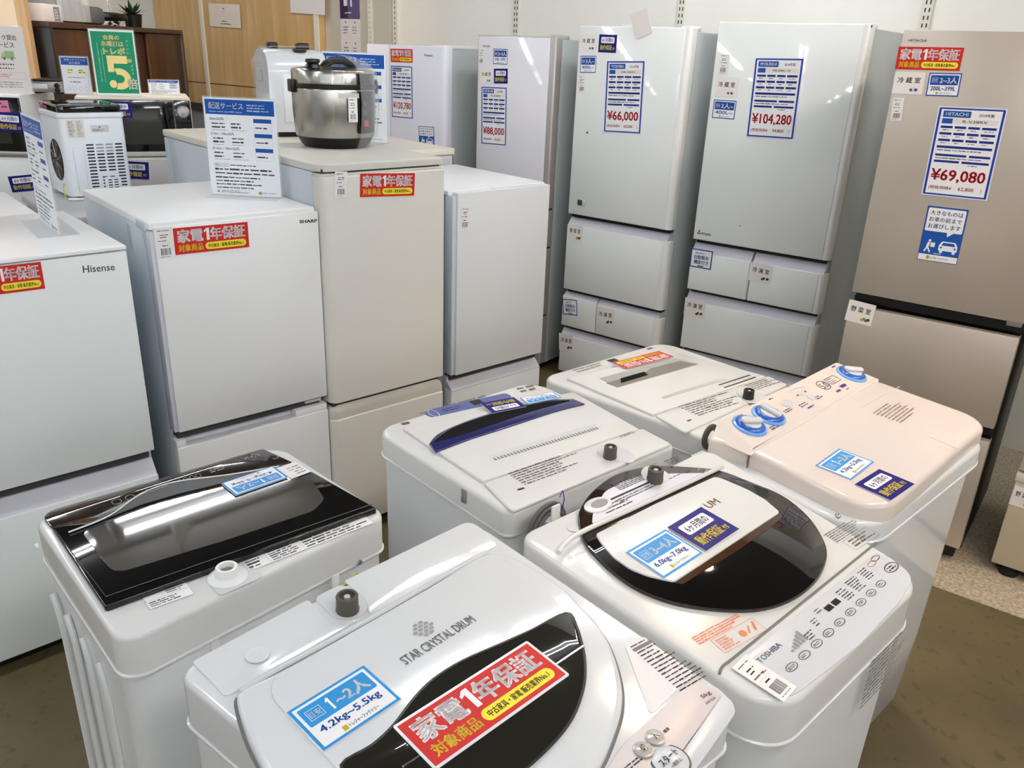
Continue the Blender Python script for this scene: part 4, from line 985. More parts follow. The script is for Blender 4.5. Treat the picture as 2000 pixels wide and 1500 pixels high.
def greylab(p):
    w, h = p.w, p.h; p.greek(0, .52 * h, w, h, 6, (110, 105, 100), 3, .5); p.frame(.1 * w, 0, .95 * w, .48 * h, .008 * w, (120, 115, 110)); p.greek(.2 * w, .08 * h, .9 * w, .42 * h, 3, (90, 86, 82), 5, .5)
T7.print(th, (1608, 1044), (1664, 1010), (1650, 1090), greylab, .0006)
q = T7.front(1700, 1290, .012)
def sidelab(p):
    p.greek(0, 0, p.w, p.h, 11, (130, 124, 118), 9, .55)
lettering(T7, th, 'front', (1702, 1290), (1780, 1213), (1690, 1375), sidelab, 'printed_label', y=-.006)

# --- twin tub, far right
TW = Wm(0.7044, 1.3905, 46.45, 0.6882, 0.3827, 0.8626, 0.8494)
th = thing('washing_machine', 'white twin-tub washing machine with three blue dials on its rear panel', 'washing machine', TW)
oTW = TW.outline([(1374, 888), (1652, 742), (1938, 858), (1694, 1046)], [.03, .03, .09, .11], n=10)
body(TW, th, oTW, .80, WHITEG, .012, taper=.02)
cover(TW, th, oTW, .05, WHITEG, .014, name='rim')
lo = rnd((TW.ts([(1463, 893), (1706, 752), (1934, 835), (1714, 1022)], .022)), [.006, .02, .07, .10], 10)
LIDW = mat('warm_white_lid', (222, 211, 202), .16, coat=.3)
lidp = TW.part('lid', th, lo, -.004, .040, LIDW, .014, seg=5)
pts_ = ccw(TW.ts([(1382, 872), (1636, 726), (1708, 748), (1464, 893)], .020))
TW.part('rear_housing', th, rnd(pts_, [.02, .02, .004, .004], 5), -.004, .040, LIDW, .008, seg=4)
# sloping control panel block on the rear housing
p3 = [TW.plane(*q, TW.zf, TW.k, d_) for q, d_ in (((1407, 821), .062), ((1634, 707), .062), ((1713, 738), .043), ((1470, 876), .043))]
bm = NB()
top_ = [tuple(p) for p in p3]; cx = sum(p.x for p in p3) / 4; cy = sum(p.y for p in p3) / 4
mid = [(p.x + (p.x - cx) * .02, p.y + (p.y - cy) * .03, p.z - .004) for p in p3]
low = [(q.x, q.y, q.z) for q in (TW.plane(*px_, TW.zf, TW.k, .036) for px_ in ((1389, 856), (1646, 722), (1716, 746), (1466, 890)))]
loft(bm, [low, mid, [(p[0] * .985 + cx * .015, p[1] * .97 + cy * .03, p[2]) for p in top_]]); cp = link('control_panel', bm, LIDW, th, smooth=20)
sl = [TW.plane(*q, TW.zf, TW.k, d_) for q, d_ in (((1459, 914), .004), ((1462, 893), .026), ((1470, 877), .0405), ((1590, 807), .0405), ((1710, 739), .0405))]
bm = NB(); tube(bm, sl, .0016, 6); link('lid_seam', bm, mat('brown_seam', (96, 84, 74), .6), th)
nrm = (p3[1] - p3[0]).cross(p3[3] - p3[0]).normalized(); nrm = nrm if nrm.z > 0 else -nrm
def onpan(px, py, lift=.0004):
    return TW.I @ hit(TW.M @ (p3[0] + nrm * lift), TW.M.to_3x3() @ nrm, px, py)
Rn = nrm.to_track_quat('Z', 'Y').to_matrix().to_4x4()
DB = mat('dial_blue', (40, 96, 190), .25, coat=.3); DBL = mat('dial_light_blue', (110, 165, 228), .25, coat=.3); DW = mat('dial_grey_white', (206, 208, 212), .2, coat=.3)
for (px, py, ang) in ((1464, 832, .2), (1501, 812, -.9), (1663, 731, .1)):
    c0 = onpan(px, py)
    r_ = .042
    bm = NB(); lathe(bm, [(r_, 0), (r_ * .98, .003), (r_ * .8, .006), (r_ * .6, .0065)], n=32); dl = link('dial', bm, DBL, th, Matrix.Translation(c0) @ Rn)
    bm = NB(); lathe(bm, [(r_ * .86, .005), (r_ * .8, .0085), (r_ * .66, .011), (r_ * .5, .0112)], n=32); link('dial_ring', bm, DB, dl)
    bm = NB(); lathe(bm, [(r_ * .6, .009), (r_ * .58, .0125), (.0005, .013)], n=28); link('dial_cap', bm, DW, dl)
    bm = NB(); box(bm, -.009, .009, -r_ * .66, r_ * .66, .0125, .022, .004, 3); link('dial_grip', bm, DW, dl, Matrix.Rotation(ang + .9, 4, 'Z'))
Mw = TW.M
def panprint(tl, tr, bl, fn):
    M, w_, h_ = quadM(*(Mw @ onpan(*q) for q in (tl, tr, bl))); p = Print(w_, h_); fn(p); p.build('lettering', M, cp)
def twp(p):
    w, h = p.w, p.h; d = (80, 70, 130); g = (196, 198, 202)
    for a, b, c_, e, n_ in ((.02, .28, .06, .42, 2), (.06, .78, .11, .92, 2), (.19, .8, .24, .93, 2), (.33, .86, .38, .95, 1), (.12, .06, .2, .2, 2), (.30, .30, .38, .42, 2), (.42, .22, .5, .36, 2), (.44, .08, .53, .18, 1), (.56, .2, .62, .34, 2), (.72, .08, .77, .2, 1), (.95, .2, 1., .4, 2), (.93, .86, .98, .97, 1)): p.greek(a * w, b * h, c_ * w, e * h, n_, d, int(a * 99), .55)
    p.ell(.385 * w, .55 * h, .035 * w, .13 * h, g); p.ring(.54 * w, .72 * h, .07 * w, .2 * h, .012 * w, (205, 205, 206), 16, .2, 2.6); p.ell(.535 * w, .62 * h, .022 * w, .09 * h, (200, 202, 206)); p.ell(.5 * w, .62 * h, .007 * w, .03 * h, (100, 80, 60)); p.ell(.57 * w, .62 * h, .007 * w, .03 * h, (100, 80, 60)); p.rect(.53 * w, .26 * h, .58 * w, .46 * h, g)
    p.ring(.715 * w, .52 * h, .04 * w, .2 * h, .004 * w, (90, 86, 90), 22); p.text(.69 * w, .4 * h, .745 * w, .62 * h, '5.0', (90, 86, 90), .0)
    p.frame(.765 * w, .40 * h, .86 * w, .68 * h, .003 * w, (90, 86, 90)); p.greek(.775 * w, .44 * h, .85 * w, .64 * h, 3, (120, 116, 120), 8, .4); p.rect(.785 * w, .16 * h, .835 * w, .26 * h, (70, 50, 140)); p.greek(.79 * w, .02 * h, .83 * w, .1 * h, 1, (110, 100, 140), 3)
panprint((1415, 818), (1632, 709), (1474, 866), twp)
def twlab(p): p.greek(0, 0, p.w, p.h, 8, (150, 128, 110), 21, .5, (.4, 1.6))
TW.print(lidp, (1702, 806), (1745, 777), (1762, 826), twlab, .0408)
strip(TW, lidp, (1681, 796), (1757, 755), .002, .0006, mat('lid_line', (214, 206, 198), .4), 'lid_crease', .0402)
strip(TW, lidp, (1815, 853), (1872, 877), .002, .0006, MATS['lid_line'], 'lid_crease', .0402)
TW.card('size_sign', 'sky blue household-size card on the twin-tub lid', 'sign', (1592, 910), (1639, 877), (1659, 941), d_size('1~2人', '4.2kg~5.5kg'), .0405)
TW.card('warranty_sign', 'navy six-month guarantee card on the corner of the twin-tub lid', 'sign', (1669, 947), (1717, 917), (1736, 981), d_navy, .0410)
screw(TW, th, (1637, 1007), oTW and .0, .006, 'side')

# --- machine with the navy handle, middle
BL = Wm(.002, 1.38, 46.95, .531, .467, .862, .852)
th = thing('washing_machine', 'white washing machine with a navy curved lid handle, behind the middle', 'washing machine', BL)
oBL = BL.outline([(730, 838), (1040, 743), (1322, 868), (992, 1004)], [.05, .06, .02, .025])
body(BL, th, oBL, .79, STEELW, .006, taper=.003)
cover(BL, th, oBL, .06, WARMW, .014)
bp = BL.part('back_panel', th, rnd((BL.ts([(945, 944), (1255, 838), (1312, 868), (1000, 1000)], .004)), [.006, .006, .01, .01], 4), .0003, .006, WARMW, .003)
lid = BL.part('lid', th, rnd((BL.ts([(786, 836), (1120, 766), (1248, 838), (942, 940)], .006)), .006, 3), .0003, .007, WARMW, .002)
hc = cr(BL.ts([(838, 868), (860, 846), (927, 818), (1000, 797), (1060, 785), (1119, 780)], .008), n=5) + cr(BL.ts([(1142, 790), (1080, 806), (992, 835), (920, 858), (851, 884)], .008), n=5)
hd = BL.part('handle', lid, ccw(hc), .0065, .0105, NAVYG, .002)
ho = cr(BL.ts([(846, 864), (880, 838), (940, 815), (1000, 799), (1060, 787), (1112, 781)], .0108), n=5) + cr(BL.ts([(1112, 783), (1040, 803), (960, 830), (900, 850)], .0108), n=5)
BL.part('handle_recess', hd, ccw(ho), .0103, .0112, mat('matte_black', (8, 8, 9), .7, spec=.15), .0003, seg=1)
pb = BL.part('control_panel', th, rnd((BL.ts([(828, 808), (838, 800), (986, 768), (1000, 773), (990, 782), (842, 815)], .001)), .008, 4), .0003, .0014, mat('blue_panel', (96, 104, 158), .3), .0004, seg=1)
def blp(p):
    w, h = p.w, p.h
    p.ring(.05 * w, .45 * h, .045 * w, .42 * h, .006 * w, WHT, 18); p.rect(.5 * w, .3 * h, .62 * w, .8 * h, (40, 40, 48)); p.greek(.16 * w, .3 * h, .45 * w, .7 * h, 2, (60, 66, 120), 4, .5)
BL.print(pb, (827, 801), (990, 763), (838, 819), blp, .0016)
BL.print(th, (815, 806), (955, 768), (818, 812), lambda p: p.greek(0, 0, p.w, p.h, 1, (120, 120, 120), 6, .6, (1, 4)), .0006)
BL.print(th, (1005, 757), (1050, 748), (1016, 768), lambda p: p.greek(0, 0, p.w, p.h, 2, (110, 110, 110), 7, .6), .0006)
BL.print(th, (781, 826), (803, 821), (783, 832), lambda p: p.greek(0, 0, p.w, p.h, 1, (90, 90, 90), 8, .7), .0006)
v0 = BL.ts([(954, 889), (1161, 827), (1176, 833), (966, 900)], .007)
vn = BL.part('vent', lid, rnd((v0), .003, 3), .0066, .0074, SHADEW, .0002, seg=1)
def teeth(p):
    for i in range(34): p.rect((i + .2) / 34 * p.w, .0, (i + .55) / 34 * p.w, p.h * .42, (110, 108, 104))
BL.print(vn, (954, 890), (1158, 829), (963, 901), teeth, .0076, 'vent_slots')
def manylines(n, seed):
    return lambda p: p.greek(0, 0, p.w, p.h, n, (96, 92, 88), seed, .5, (.5, 2.2))
BL.print(bp, (990, 924), (1118, 880), (1022, 950), manylines(7, 11), .0063)
BL.print(bp, (1203, 850), (1237, 838), (1212, 856), manylines(3, 12), .0063)
BL.print(bp, (1009, 956), (1022, 952), (1010, 959), lambda p: p.rect(0, 0, p.w, p.h, INK), .0063)
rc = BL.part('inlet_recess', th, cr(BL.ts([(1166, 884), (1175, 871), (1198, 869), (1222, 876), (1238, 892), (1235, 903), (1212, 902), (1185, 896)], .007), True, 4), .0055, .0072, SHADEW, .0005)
faucet(BL, th, (1191, 893), .007, .015, .028)
# rear face: cable coil on its hook
q = BL.front(1068, 990, -.012)
for i in range(3):
    bm = NB(); R_2 = .05 - .006 * i
    tube(bm, [(q.x + R_2 * math.cos(a * math.pi / 10), q.y - .006 * i - .004, q.z - .045 + R_2 * 1.05 * math.sin(a * math.pi / 10)) for a in range(20)], .0045, 7, closed=True); link('power_cord', bm, mat('grey_cord', (96, 96, 94), .5), th)
bm = NB(); box(bm, q.x - .012, q.x + .012, q.y - .028, q.y - .022, q.z - .03, q.z + .016, .003); box(bm, q.x - .012, q.x + .012, q.y - .024, .006, q.z - .03, q.z - .024, .002); link('cord_hook', bm, WHITE, th)
bm = NB(); tube(bm, [(q.x + .01, q.y - .024, q.z + .03), (q.x + .02, q.y - .022, q.z + .04), (q.x + .024, q.y - .024, q.z + .02), (q.x + .012, q.y - .03, q.z + .0)], .0012, 5); link('cable_tie', bm, mat('tie_blue', (50, 50, 130), .4), th)
qs = BL.side(905, 969, min(p[0] for p in oBL) - .0005); bm = NB(); box(bm, qs.x - .001, qs.x + .002, qs.y - .007, qs.y + .007, qs.z - .016, qs.z + .016, .0008); link('side_slot', bm, GREYTR, th)
BL.card('warranty_sign', 'navy six-month guarantee card lying upside down above the navy handle', 'sign', (1028, 795), (962, 808), (1001, 777), d_navy, .012)
BL.card('size_sign', 'sky blue household-size card lying upside down at the end of the navy handle', 'sign', (1096, 777), (1031, 790), (1079, 766), d_size('1~2人', '4.2kg~5.5kg'), .0124)

# --- all-white machine, behind
BE = Wm(0.4806, 1.7885, 47.53, 0.5713, 0.5843, 0.8173, 0.8356)
th = thing('washing_machine', 'all white washing machine with an open lid recess, beside the twin tub', 'washing machine', BE)
oBE = BE.outline([(1054, 737), (1294, 667), (1543, 752), (1392, 862)], [.05, .06, .02, .025])
body(BE, th, oBE, .82, STEELW, .006, taper=.003)
cover(BE, th, oBE, .06, WARMW, .014)
bp = BE.part('back_panel', th, rnd((BE.ts([(1280, 812), (1500, 735), (1538, 752), (1338, 846)], .004)), [.006, .006, .008, .012], 4), .0003, .006, WARMW, .003)
lid = BE.part('lid', th, rnd((BE.ts([(1106, 738), (1330, 690), (1496, 735), (1275, 810)], .006)), .006, 3), .0003, .007, WARMW, .002)
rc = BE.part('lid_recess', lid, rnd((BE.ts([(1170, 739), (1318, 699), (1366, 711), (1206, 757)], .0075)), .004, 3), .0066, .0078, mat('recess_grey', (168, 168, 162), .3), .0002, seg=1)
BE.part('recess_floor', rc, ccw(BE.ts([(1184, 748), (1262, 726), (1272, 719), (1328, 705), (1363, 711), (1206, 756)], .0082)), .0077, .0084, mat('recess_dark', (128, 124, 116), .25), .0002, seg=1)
BE.part('grip_slot', rc, ccw(BE.ts([(1212, 739), (1258, 726), (1266, 732), (1213, 748)], .0088)), .0083, .0092, MATS['matte_black'], .0002, seg=1)
BE.part('vent', lid, rnd((BE.ts([(1290, 775), (1412, 738), (1420, 741), (1297, 779)], .0075)), .002, 2), .0066, .0078, mat('vent_grey', (190, 186, 178), .4), .0002, seg=1)
for a, b in (((1404, 752), (1464.5, 732.5)), ((1415, 757), (1475.5, 736.6))): strip(BE, lid, a, b, .006, .0008, DARKGREY, 'hinge_slot', .0072)
BE.print(bp, (1322, 794), (1420, 764), (1357, 816), manylines(7, 15), .0063)
BE.print(bp, (1452, 752), (1505, 735), (1480, 762), manylines(5, 16), .0063)
BE.print(bp, (1341, 822), (1349, 819), (1342, 824), lambda p: p.rect(0, 0, p.w, p.h, INK), .0063)
BE.part('inlet_recess', th, cr(BE.ts([(1438, 766), (1448, 760), (1475, 766), (1500, 776), (1490, 784), (1460, 786)], .007), True, 4), .0055, .0072, SHADEW, .0005)
faucet(BE, th, (1461, 778), .007, .015, .026, mat('near_black_plastic', (44, 42, 38), .4))
BE.print(th, (1115, 722), (1180, 704), (1124, 730), lambda p: (p.greek(0, 0, p.w, p.h, 2, (150, 146, 140), 17, .6), p.ring(.3 * p.w, .4 * p.h, .08 * p.w, .3 * p.h, .01 * p.w, (150, 146, 140))), .0006)
BE.print(th, (1184, 704), (1199, 700), (1190, 709), lambda p: p.rect(0, 0, p.w, p.h, (50, 50, 48)), .0006)
BE.print(th, (1260, 680), (1275, 677), (1262, 684), lambda p: p.greek(0, 0, p.w, p.h, 1, (90, 90, 90), 18, .8), .0006)
q = BE.front(1388, 846, -.008)
for i in range(2):
    bm = NB(); R_2 = .026 - .005 * i
    tube(bm, [(q.x + R_2 * math.cos(a * math.pi / 9), q.y - .002 * i, q.z - .01 + R_2 * 1.1 * math.sin(a * math.pi / 9)) for a in range(18)], .005, 7, closed=True); link('power_cord', bm, mat('brown_cord', (84, 76, 66), .5), th)
bm = NB(); box(bm, q.x - .05, q.x - .0, q.y - .004, q.y + .016, q.z - .09, q.z - .05, .004); link('cord_hook', bm, WHITE, th)
BE.card('warranty_sign', 'red warranty card lying upside down on the all white washing machine', 'sign', (1316, 697), (1224, 721), (1280, 688), d_red, .0096)

# ------------------------------------------------------------------ things on and behind the fridges
def d_delivery(p):
    w, h = p.w, p.h; B_ = (28, 82, 164); D = (60, 60, 66); BL_ = (40, 74, 140)
    p.rect(0, 0, w, h, (232, 236, 240)); p.layer()
    p.rect(.02 * w, .835 * h, .98 * w, .985 * h, B_); p.layer()
    p.text(.07 * w, .89 * h, .55 * w, .955 * h, '配送サービス', (240, 240, 244), .012); p.greek(.07 * w, .85 * h, .54 * w, .875 * h, 1, (150, 180, 220), 2, .5)
    for i in range(3): p.greek(.6 * w, (.925 - .028 * i) * h, .95 * w, (.948 - .028 * i) * h, 1, (180, 200, 230), 3 + i, .6)
    for i, t_ in enumerate(('5km以内', '5.1km・10km以内', '10.1km・20km以内')):
        y = (.775 - .15 * i) * h
        p.text(.07 * w, y, (.26 + .13 * min(i, 1) + .06 * (i == 2)) * w, y + .03 * h, t_, BL_, .012)
        for xx in (.09, .36):
            p.greek(xx * w, y - .045 * h, (xx + .2) * w, y - .018 * h, 1, D, i * 7 + int(xx * 10), .6); p.greek(xx * w, y - .085 * h, (xx + .2) * w, y - .05 * h, 1, D, i * 9 + int(xx * 10), .6); p.greek(xx * w, y - .105 * h, (xx + .23) * w, y - .09 * h, 1, (140, 140, 146), i, .5)
        p.rect(.68 * w, y - .012 * h, .93 * w, y + .028 * h, B_); p.frame(.68 * w, y - .1 * h, .93 * w, y - .012 * h, .003 * w, (190, 195, 205)); p.greek(.7 * w, y - .08 * h, .91 * w, y - .045 * h, 1, D, 11 + i, .5)
    p.frame(.07 * w, .30 * h, .28 * w, .335 * h, .003 * w, BL_); p.text(.09 * w, .307 * h, .26 * w, .328 * h, '配送オプション', BL_, .005); p.greek(.3 * w, .305 * h, .85 * w, .33 * h, 1, D, 21, .5)
    p.greek(.08 * w, .255 * h, .9 * w, .29 * h, 1, D, 22, .6); p.greek(.08 * w, .215 * h, .95 * w, .25 * h, 1, D, 23, .6)
    for i in range(4): p.greek(.08 * w, (.175 - .036 * i) * h, (.8 - .1 * (i == 3)) * w, (.20 - .036 * i) * h, 1, D, 24 + i, .6)
    p.poly([(.08 * w, .025 * h), (.12 * w, .025 * h), (.1 * w, .06 * h)], (170, 160, 70)); p.greek(.15 * w, .022 * h, .58 * w, .055 * h, 2, (110, 110, 116), 31, .5)
    p.rect(.68 * w, .018 * h, .725 * w, .05 * h, (190, 150, 60)); p.text(.735 * w, .022 * h, .94 * w, .045 * h, SHOP, INK, .02)
ACR = mat('clear_acrylic', (225, 232, 236), .05, spec=.6, alpha=.22)
def stand(name, label, p0, p1, hgt, design, group=None, base=True, lean=.0, cat='sign'):
    """acrylic sign stand: p0 -> p1 is its bottom edge, left to right as one reads it"""
    a, b = V(p0), V(p1); u = (b - a); u.z = 0; w_ = u.length; u.normalize(); n = V((u.y, -u.x, 0))
    M = Matrix((u, -n, V((0, 0, 1)))).transposed().to_4x4(); M.translation = a
    e = bpy.data.objects.new(name, None); S.collection.objects.link(e); e.empty_display_size = .1; e.matrix_world = M; tag(e, label, cat, group)
    bm = NB(); box(bm, -.004, w_ + .004, .0, .004, .0006, hgt + .008, .001, 1); link('acrylic_plate', bm, ACR, e)
    if base:
        bm = NB(); box(bm, .0, w_, -.055, .05, .0004, .0034, .001, 1); link('acrylic_base', bm, ACR, e)
    p = Print(w_, hgt, .0008); design(p)
    Mp = M @ Matrix.Translation((0, 0, .004)) @ Matrix.Rotation(math.pi / 2, 4, 'X')
    p.build('printed_sheet', Mp, e, PAPER, .0006)
    return e
def zp(px, py, z): return hit((0, 0, z), V((0, 0, 1)), px, py)
a = zp(415, 381, 1.2265); b = zp(550, 388, 1.2265)
stand('delivery_sign', 'blue and white delivery price sign standing on the white fridge in front', a, b, .302, d_delivery)
a = zp(78, 428, 1.1845); b = zp(118, 462, 1.1845)
stand('delivery_sign', 'blue and white sign seen nearly edge-on on the pale glass fridge at the left', a, b, .30, d_delivery)

# second row, back to back with the front fridges (B's axes)
BO = Fr(-.6145, 2.576, 48.28)
def rel(u, v, z=0., dyaw=0.):
    p = BO.M @ V((u, v, 0)); return Fr(p.x, p.y, 48.28 + dyaw, z)
def plain_fridge(label, fr, w, d, h, m, topm, over=.0, split=.55):
    th = thing('refrigerator', label, 'refrigerator', fr)
    bm = NB(); box(bm, 0, w, 0, d - .06, .04, h - .03, .006); link('cabinet', bm, m, th)
    bm = NB(); box(bm, -over, w + over, -over * .2, d, h - .029, h, .006, 3); link('top_panel', bm, topm, th)
    bm = NB(); box(bm, 0, w, d - .055, d, split + .005, h - .032, .006); link('door', bm, m, th)
    bm = NB(); box(bm, 0, w, d - .055, d, .06, split - .005, .006); link('door', bm, m, th)
    feet(th, w, d - .06)
    return th
EF = rel(.04, .78); plain_fridge('pale fridge turned away behind the beige one, white wrapped appliance on its top', EF, .46, .70, 1.33, FSIDEB, CREAM, .002)
DF = rel(.545, .70); th = plain_fridge('pale fridge turned away behind the plain white one, its cream top overhanging', DF, .49, .6, 1.29, FSIDE, CREAM, .012)
for xx in (.515, .535):
    bm = NB(); tube(bm, [(xx - .018, .03, 1.255), (xx - .016, .03, 1.20), (xx - .016, .032, 1.0)], .005, 8); link('rear_pipe', bm, GREYTR, th)
GF = rel(-.50, 1.08); th = thing('freezer', 'low grey-topped chest appliance under the white ice maker', 'freezer', GF)
bm = NB(); box(bm, 0, .5, 0, .58, .03, 1.03, .006); link('cabinet', bm, mat('mid_grey_steel', (150, 152, 156), .4), th)
bm = NB(); box(bm, -.012, .512, -.012, .60, 1.031, 1.06, .004); link('top_panel', bm, mat('grey_top', (178, 178, 182), .4), th)
bm = NB(); box(bm, 0, .5, -.012, .0, .96, 1.0, .003); link('trim_strip', bm, GREYTR, th)
feet(th, .5, .58)
HF = rel(-1.17, .66); plain_fridge('white fridge turned away behind the pale glass one, only its top in view', HF, .52, .56, 1.15, FSIDEB, WHITE, .002, .5)

# --- ice maker
IC = zp(140, 391, 1.0605); ICE = Fr(IC.x, IC.y, 48, 1.0605)
th = thing('ice_maker', 'white countertop ice maker with black lid and vent slots, behind the front fridges', 'ice maker', ICE)
IW = mat('cool_white_plastic', (224, 229, 233), .35)
bm = NB(); plate(bm, rnd(rect(0, .25, 0, .30), .022, 6), .012, .325, .004); link('body', bm, IW, th)
bm = NB(); plate(bm, rnd(rect(-.004, .254, -.004, .304), .024, 6), .3255, .345, .004); link('rim', bm, IW, th)
bm = NB(); plate(bm, rnd(rect(.002, .248, .002, .298), .022, 6), .3455, .375, .006); link('lid', bm, BLACKG, th)
for fx in (.03, .22):
    for fy in (.03, .27): bm = NB(); lathe(bm, [(.012, .0003), (.012, .013)], (fx, fy, 0), 12); link('foot', bm, RUBBER, th)
def ice_face(p):
    w, h = p.w, p.h; K = (44, 46, 50); g = (150, 156, 162)
    for i in range(16):
        y = (.66 - .042 * i) * h
        for j in range(4):
            if i >= 9 and j in (1, 2): continue
            col = g if i < 3 and j in (1, 2) else K
            p.rect((.35 + .15 * j) * w, y, (.35 + .15 * j + .115) * w, y + .020 * h, col)
    for i in range(6):
        y = (.235 - .042 * i) * h
        for j in range(2): p.rect((.535 + .12 * j) * w, y, (.535 + .12 * j + .075) * w, y + .018 * h, K)
    p.rect(.10 * w, .76 * h, .36 * w, .995 * h, (220, 214, 206)); p.rect(.46 * w, .83 * h, .74 * w, .92 * h, (205, 202, 200)); p.layer()
    p.greek(.12 * w, .78 * h, .23 * w, .98 * h, 11, (110, 106, 102), 3, .5); p.greek(.25 * w, .78 * h, .34 * w, .98 * h, 11, (130, 126, 122), 4, .5); p.greek(.49 * w, .84 * h, .71 * w, .872 * h, 2, (90, 90, 90), 5, .6); p.poly([(.58 * w, .885 * h), (.62 * w, .885 * h), (.6 * w, .91 * h)], (200, 70, 70))
p = Print(.25, .31, .0004); ice_face(p); p.build('vent_slots', ICE.M @ Matrix.Translation((0, 0, .01)) @ Matrix.Rotation(math.pi / 2, 4, 'X'), th)
bm = NB(); box(bm, .035, .072, -.006, .0, .03, .21, .003); link('side_cover', bm, IW, th)
bm = NB(); box(bm, .14, .205, -.005, .0, .0125, .085, .002); link('drain_cover', bm, IW, th)
p = Print(.065, .07, .0004)
for i in range(6):
    for j in range(2): p.rect(.012 + .024 * j, .006 + .0105 * i, .012 + .024 * j + .016, .0105 + .0105 * i, (44, 46, 50))
p.build('vent_slots', ICE.M @ Matrix.Translation((.14, -.005, .012)) @ Matrix.Rotation(math.pi / 2, 4, 'X'), th)
# fan grille on the left face
fc = V((-.0005, .12, .15))
RL = Matrix.Translation(fc) @ Matrix.Rotation(-math.pi / 2, 4, 'Y')
bm = NB(); lathe(bm, [(.084, 0), (.084, .002), (.0005, .002)], n=32); fan = link('fan_grille', bm, BLACK, th, RL)
for r_ in (.078, .062, .046, .03, .014):
    bm = NB(); tube(bm, [(r_ * math.cos(a * math.pi / 14), r_ * math.sin(a * math.pi / 14), .003) for a in range(28)], .0018, 5, closed=True); link('grille_ring', bm, DARKGREY, fan)
for a in range(8):
    bm = NB(); tube(bm, [(.012 * math.cos(a * math.pi / 4), .012 * math.sin(a * math.pi / 4), .004), (.078 * math.cos(a * math.pi / 4 + .3), .078 * math.sin(a * math.pi / 4 + .3), .004)], .002, 5); link('grille_spoke', bm, GREYTR, fan)
bm = NB(); tube(bm, cr3([(.02, .06, .05), (-.006, .06, .058), (-.012, .04, .056), (-.016, .03, .04), (-.016, .02, .008), (-.01, .0, .004)]) if 'cr3' in globals() else [(.02, .06, .05), (-.006, .06, .058), (-.012, .04, .056), (-.016, .03, .04), (-.016, .02, .008), (-.01, .0, .004)], .002, 6); link('earth_wire', bm, mat('wire0', (196, 190, 60), .5), th)
bm = NB(); tube(bm, [(-.012, -.01, .006), (.03, -.03, .006), (.08, -.035, .008), (.12, -.04, .008), (.15, -.035, .012)], .006, 8); link('power_cord', bm, WHITE, th)

# --- steel pressure cooker on the beige fridge
pc = zp(640, 291, 1.3562)
PC = Fr(pc.x + .004, pc.y + .118, 60, 1.3562)
th = thing('pressure_cooker', 'brushed steel electric pressure cooker under clear film on the beige fridge', 'pressure cooker', PC)
STEEL = brushed('brushed_steel', (178, 174, 168), .24, (40, 40, .6), 1.)
bm = NB(); lathe(bm, [(.112, .0004), (.118, .006), (.124, .012), (.135, .034), (.14, .038)], n=48); link('base', bm, BLACK, th)
bm = NB(); lathe(bm, [(.139, .038), (.142, .05), (.147, .12), (.147, .196), (.146, .2)], n=56); link('body', bm, STEEL, th)
bm = NB(); lathe(bm, [(.145, .2), (.150, .203), (.150, .214), (.145, .217)], n=48); link('seal_ring', bm, BLACK, th)
bm = NB(); lathe(bm, [(.146, .217), (.146, .256), (.142, .262), (.13, .266), (.08, .272), (.0005, .274)], n=56); link('lid', bm, STEEL, th)
hx = 1.
bm = NB(); tube(bm, [(-.05, -.03, .266), (-.035, -.03, .280), (-.01, -.03, .292), (.03, -.03, .292), (.06, -.03, .281), (.08, -.03, .265)], [.012, .014, .013, .013, .014, .012], 10); link('lid_handle', bm, BLACK, th)
bm = NB(); lathe(bm, [(.026, .0), (.03, .006), (.022, .018), (.02, .02), (.026, .024), (.024, .034), (.0005, .036)], (-.085, -.045, .262), 16); link('pressure_valve', bm, BLACK, th)
for sx in (-1, 1):
    bm = NB(); box(bm, sx * .150 - .010, sx * .150 + .010, -.025, .025, .185, .228, .005, 3); link('side_handle', bm, BLACK, th)
def facing(px, zz, R):       # angle on the cooker's side that the pixel column sees
    q = PC.I @ hit(PC.o, (V((PC.o.x, PC.o.y, 0)) - V((0, 0, 0))).normalized(), px, 200); c_ = PC.I @ V((0, 0, 1.4))
    d0 = math.atan2(c_.y, c_.x); s = max(-.97, min(.97, (q.xy.length if q.xy.cross(c_.xy) < 0 else -q.xy.length) / R)); return d0, math.asin(s)
def onside(name, th, R, ang, wd, z0, z1, m, label=None, fn=None):
    """a piece wrapped on the round body, centred at angle ang"""
    bm = NB(); n = 8; pr_ = []
    da = wd / R
    A = [ang - da / 2 + da * i / n for i in range(n + 1)]
    inner = [(R * math.cos(a), R * math.sin(a)) for a in A]; outer = [((R + .0016) * math.cos(a), (R + .0016) * math.sin(a)) for a in A[::-1]]
    plate(bm, inner + outer, z0, z1, .0002, seg=1); return link(name, bm, m, th)
camd = PC.I @ V((0, 0, 1.5)); a0 = math.atan2(camd.y, camd.x)
onside('control_panel', th, .1475, a0 + .88, .088, .055, .197, BLACKG)
onside('control_panel', th, .1465, a0 + .88, .088, .2175, .254, BLACKG)
onside('panel_button', th, .1492, a0 + .82, .022, .078, .098, mat('red_button', (190, 60, 70), .3))
onside('panel_button', th, .1492, a0 + .80, .02, .115, .135, DARKGREY); onside('panel_button', th, .1492, a0 + .80, .02, .145, .165, DARKGREY)
onside('printed_label', th, .1465, a0 - .17, .036, .222, .25, mat('label_silver', (200, 206, 202), .3)); onside('printed_label', th, .1465, a0 + .13, .032, .222, .248, PAPER)
onside('printed_label', th, .1480, a0 + .36, .075, .174, .190, mat('label_silver', (200, 206, 202), .3))
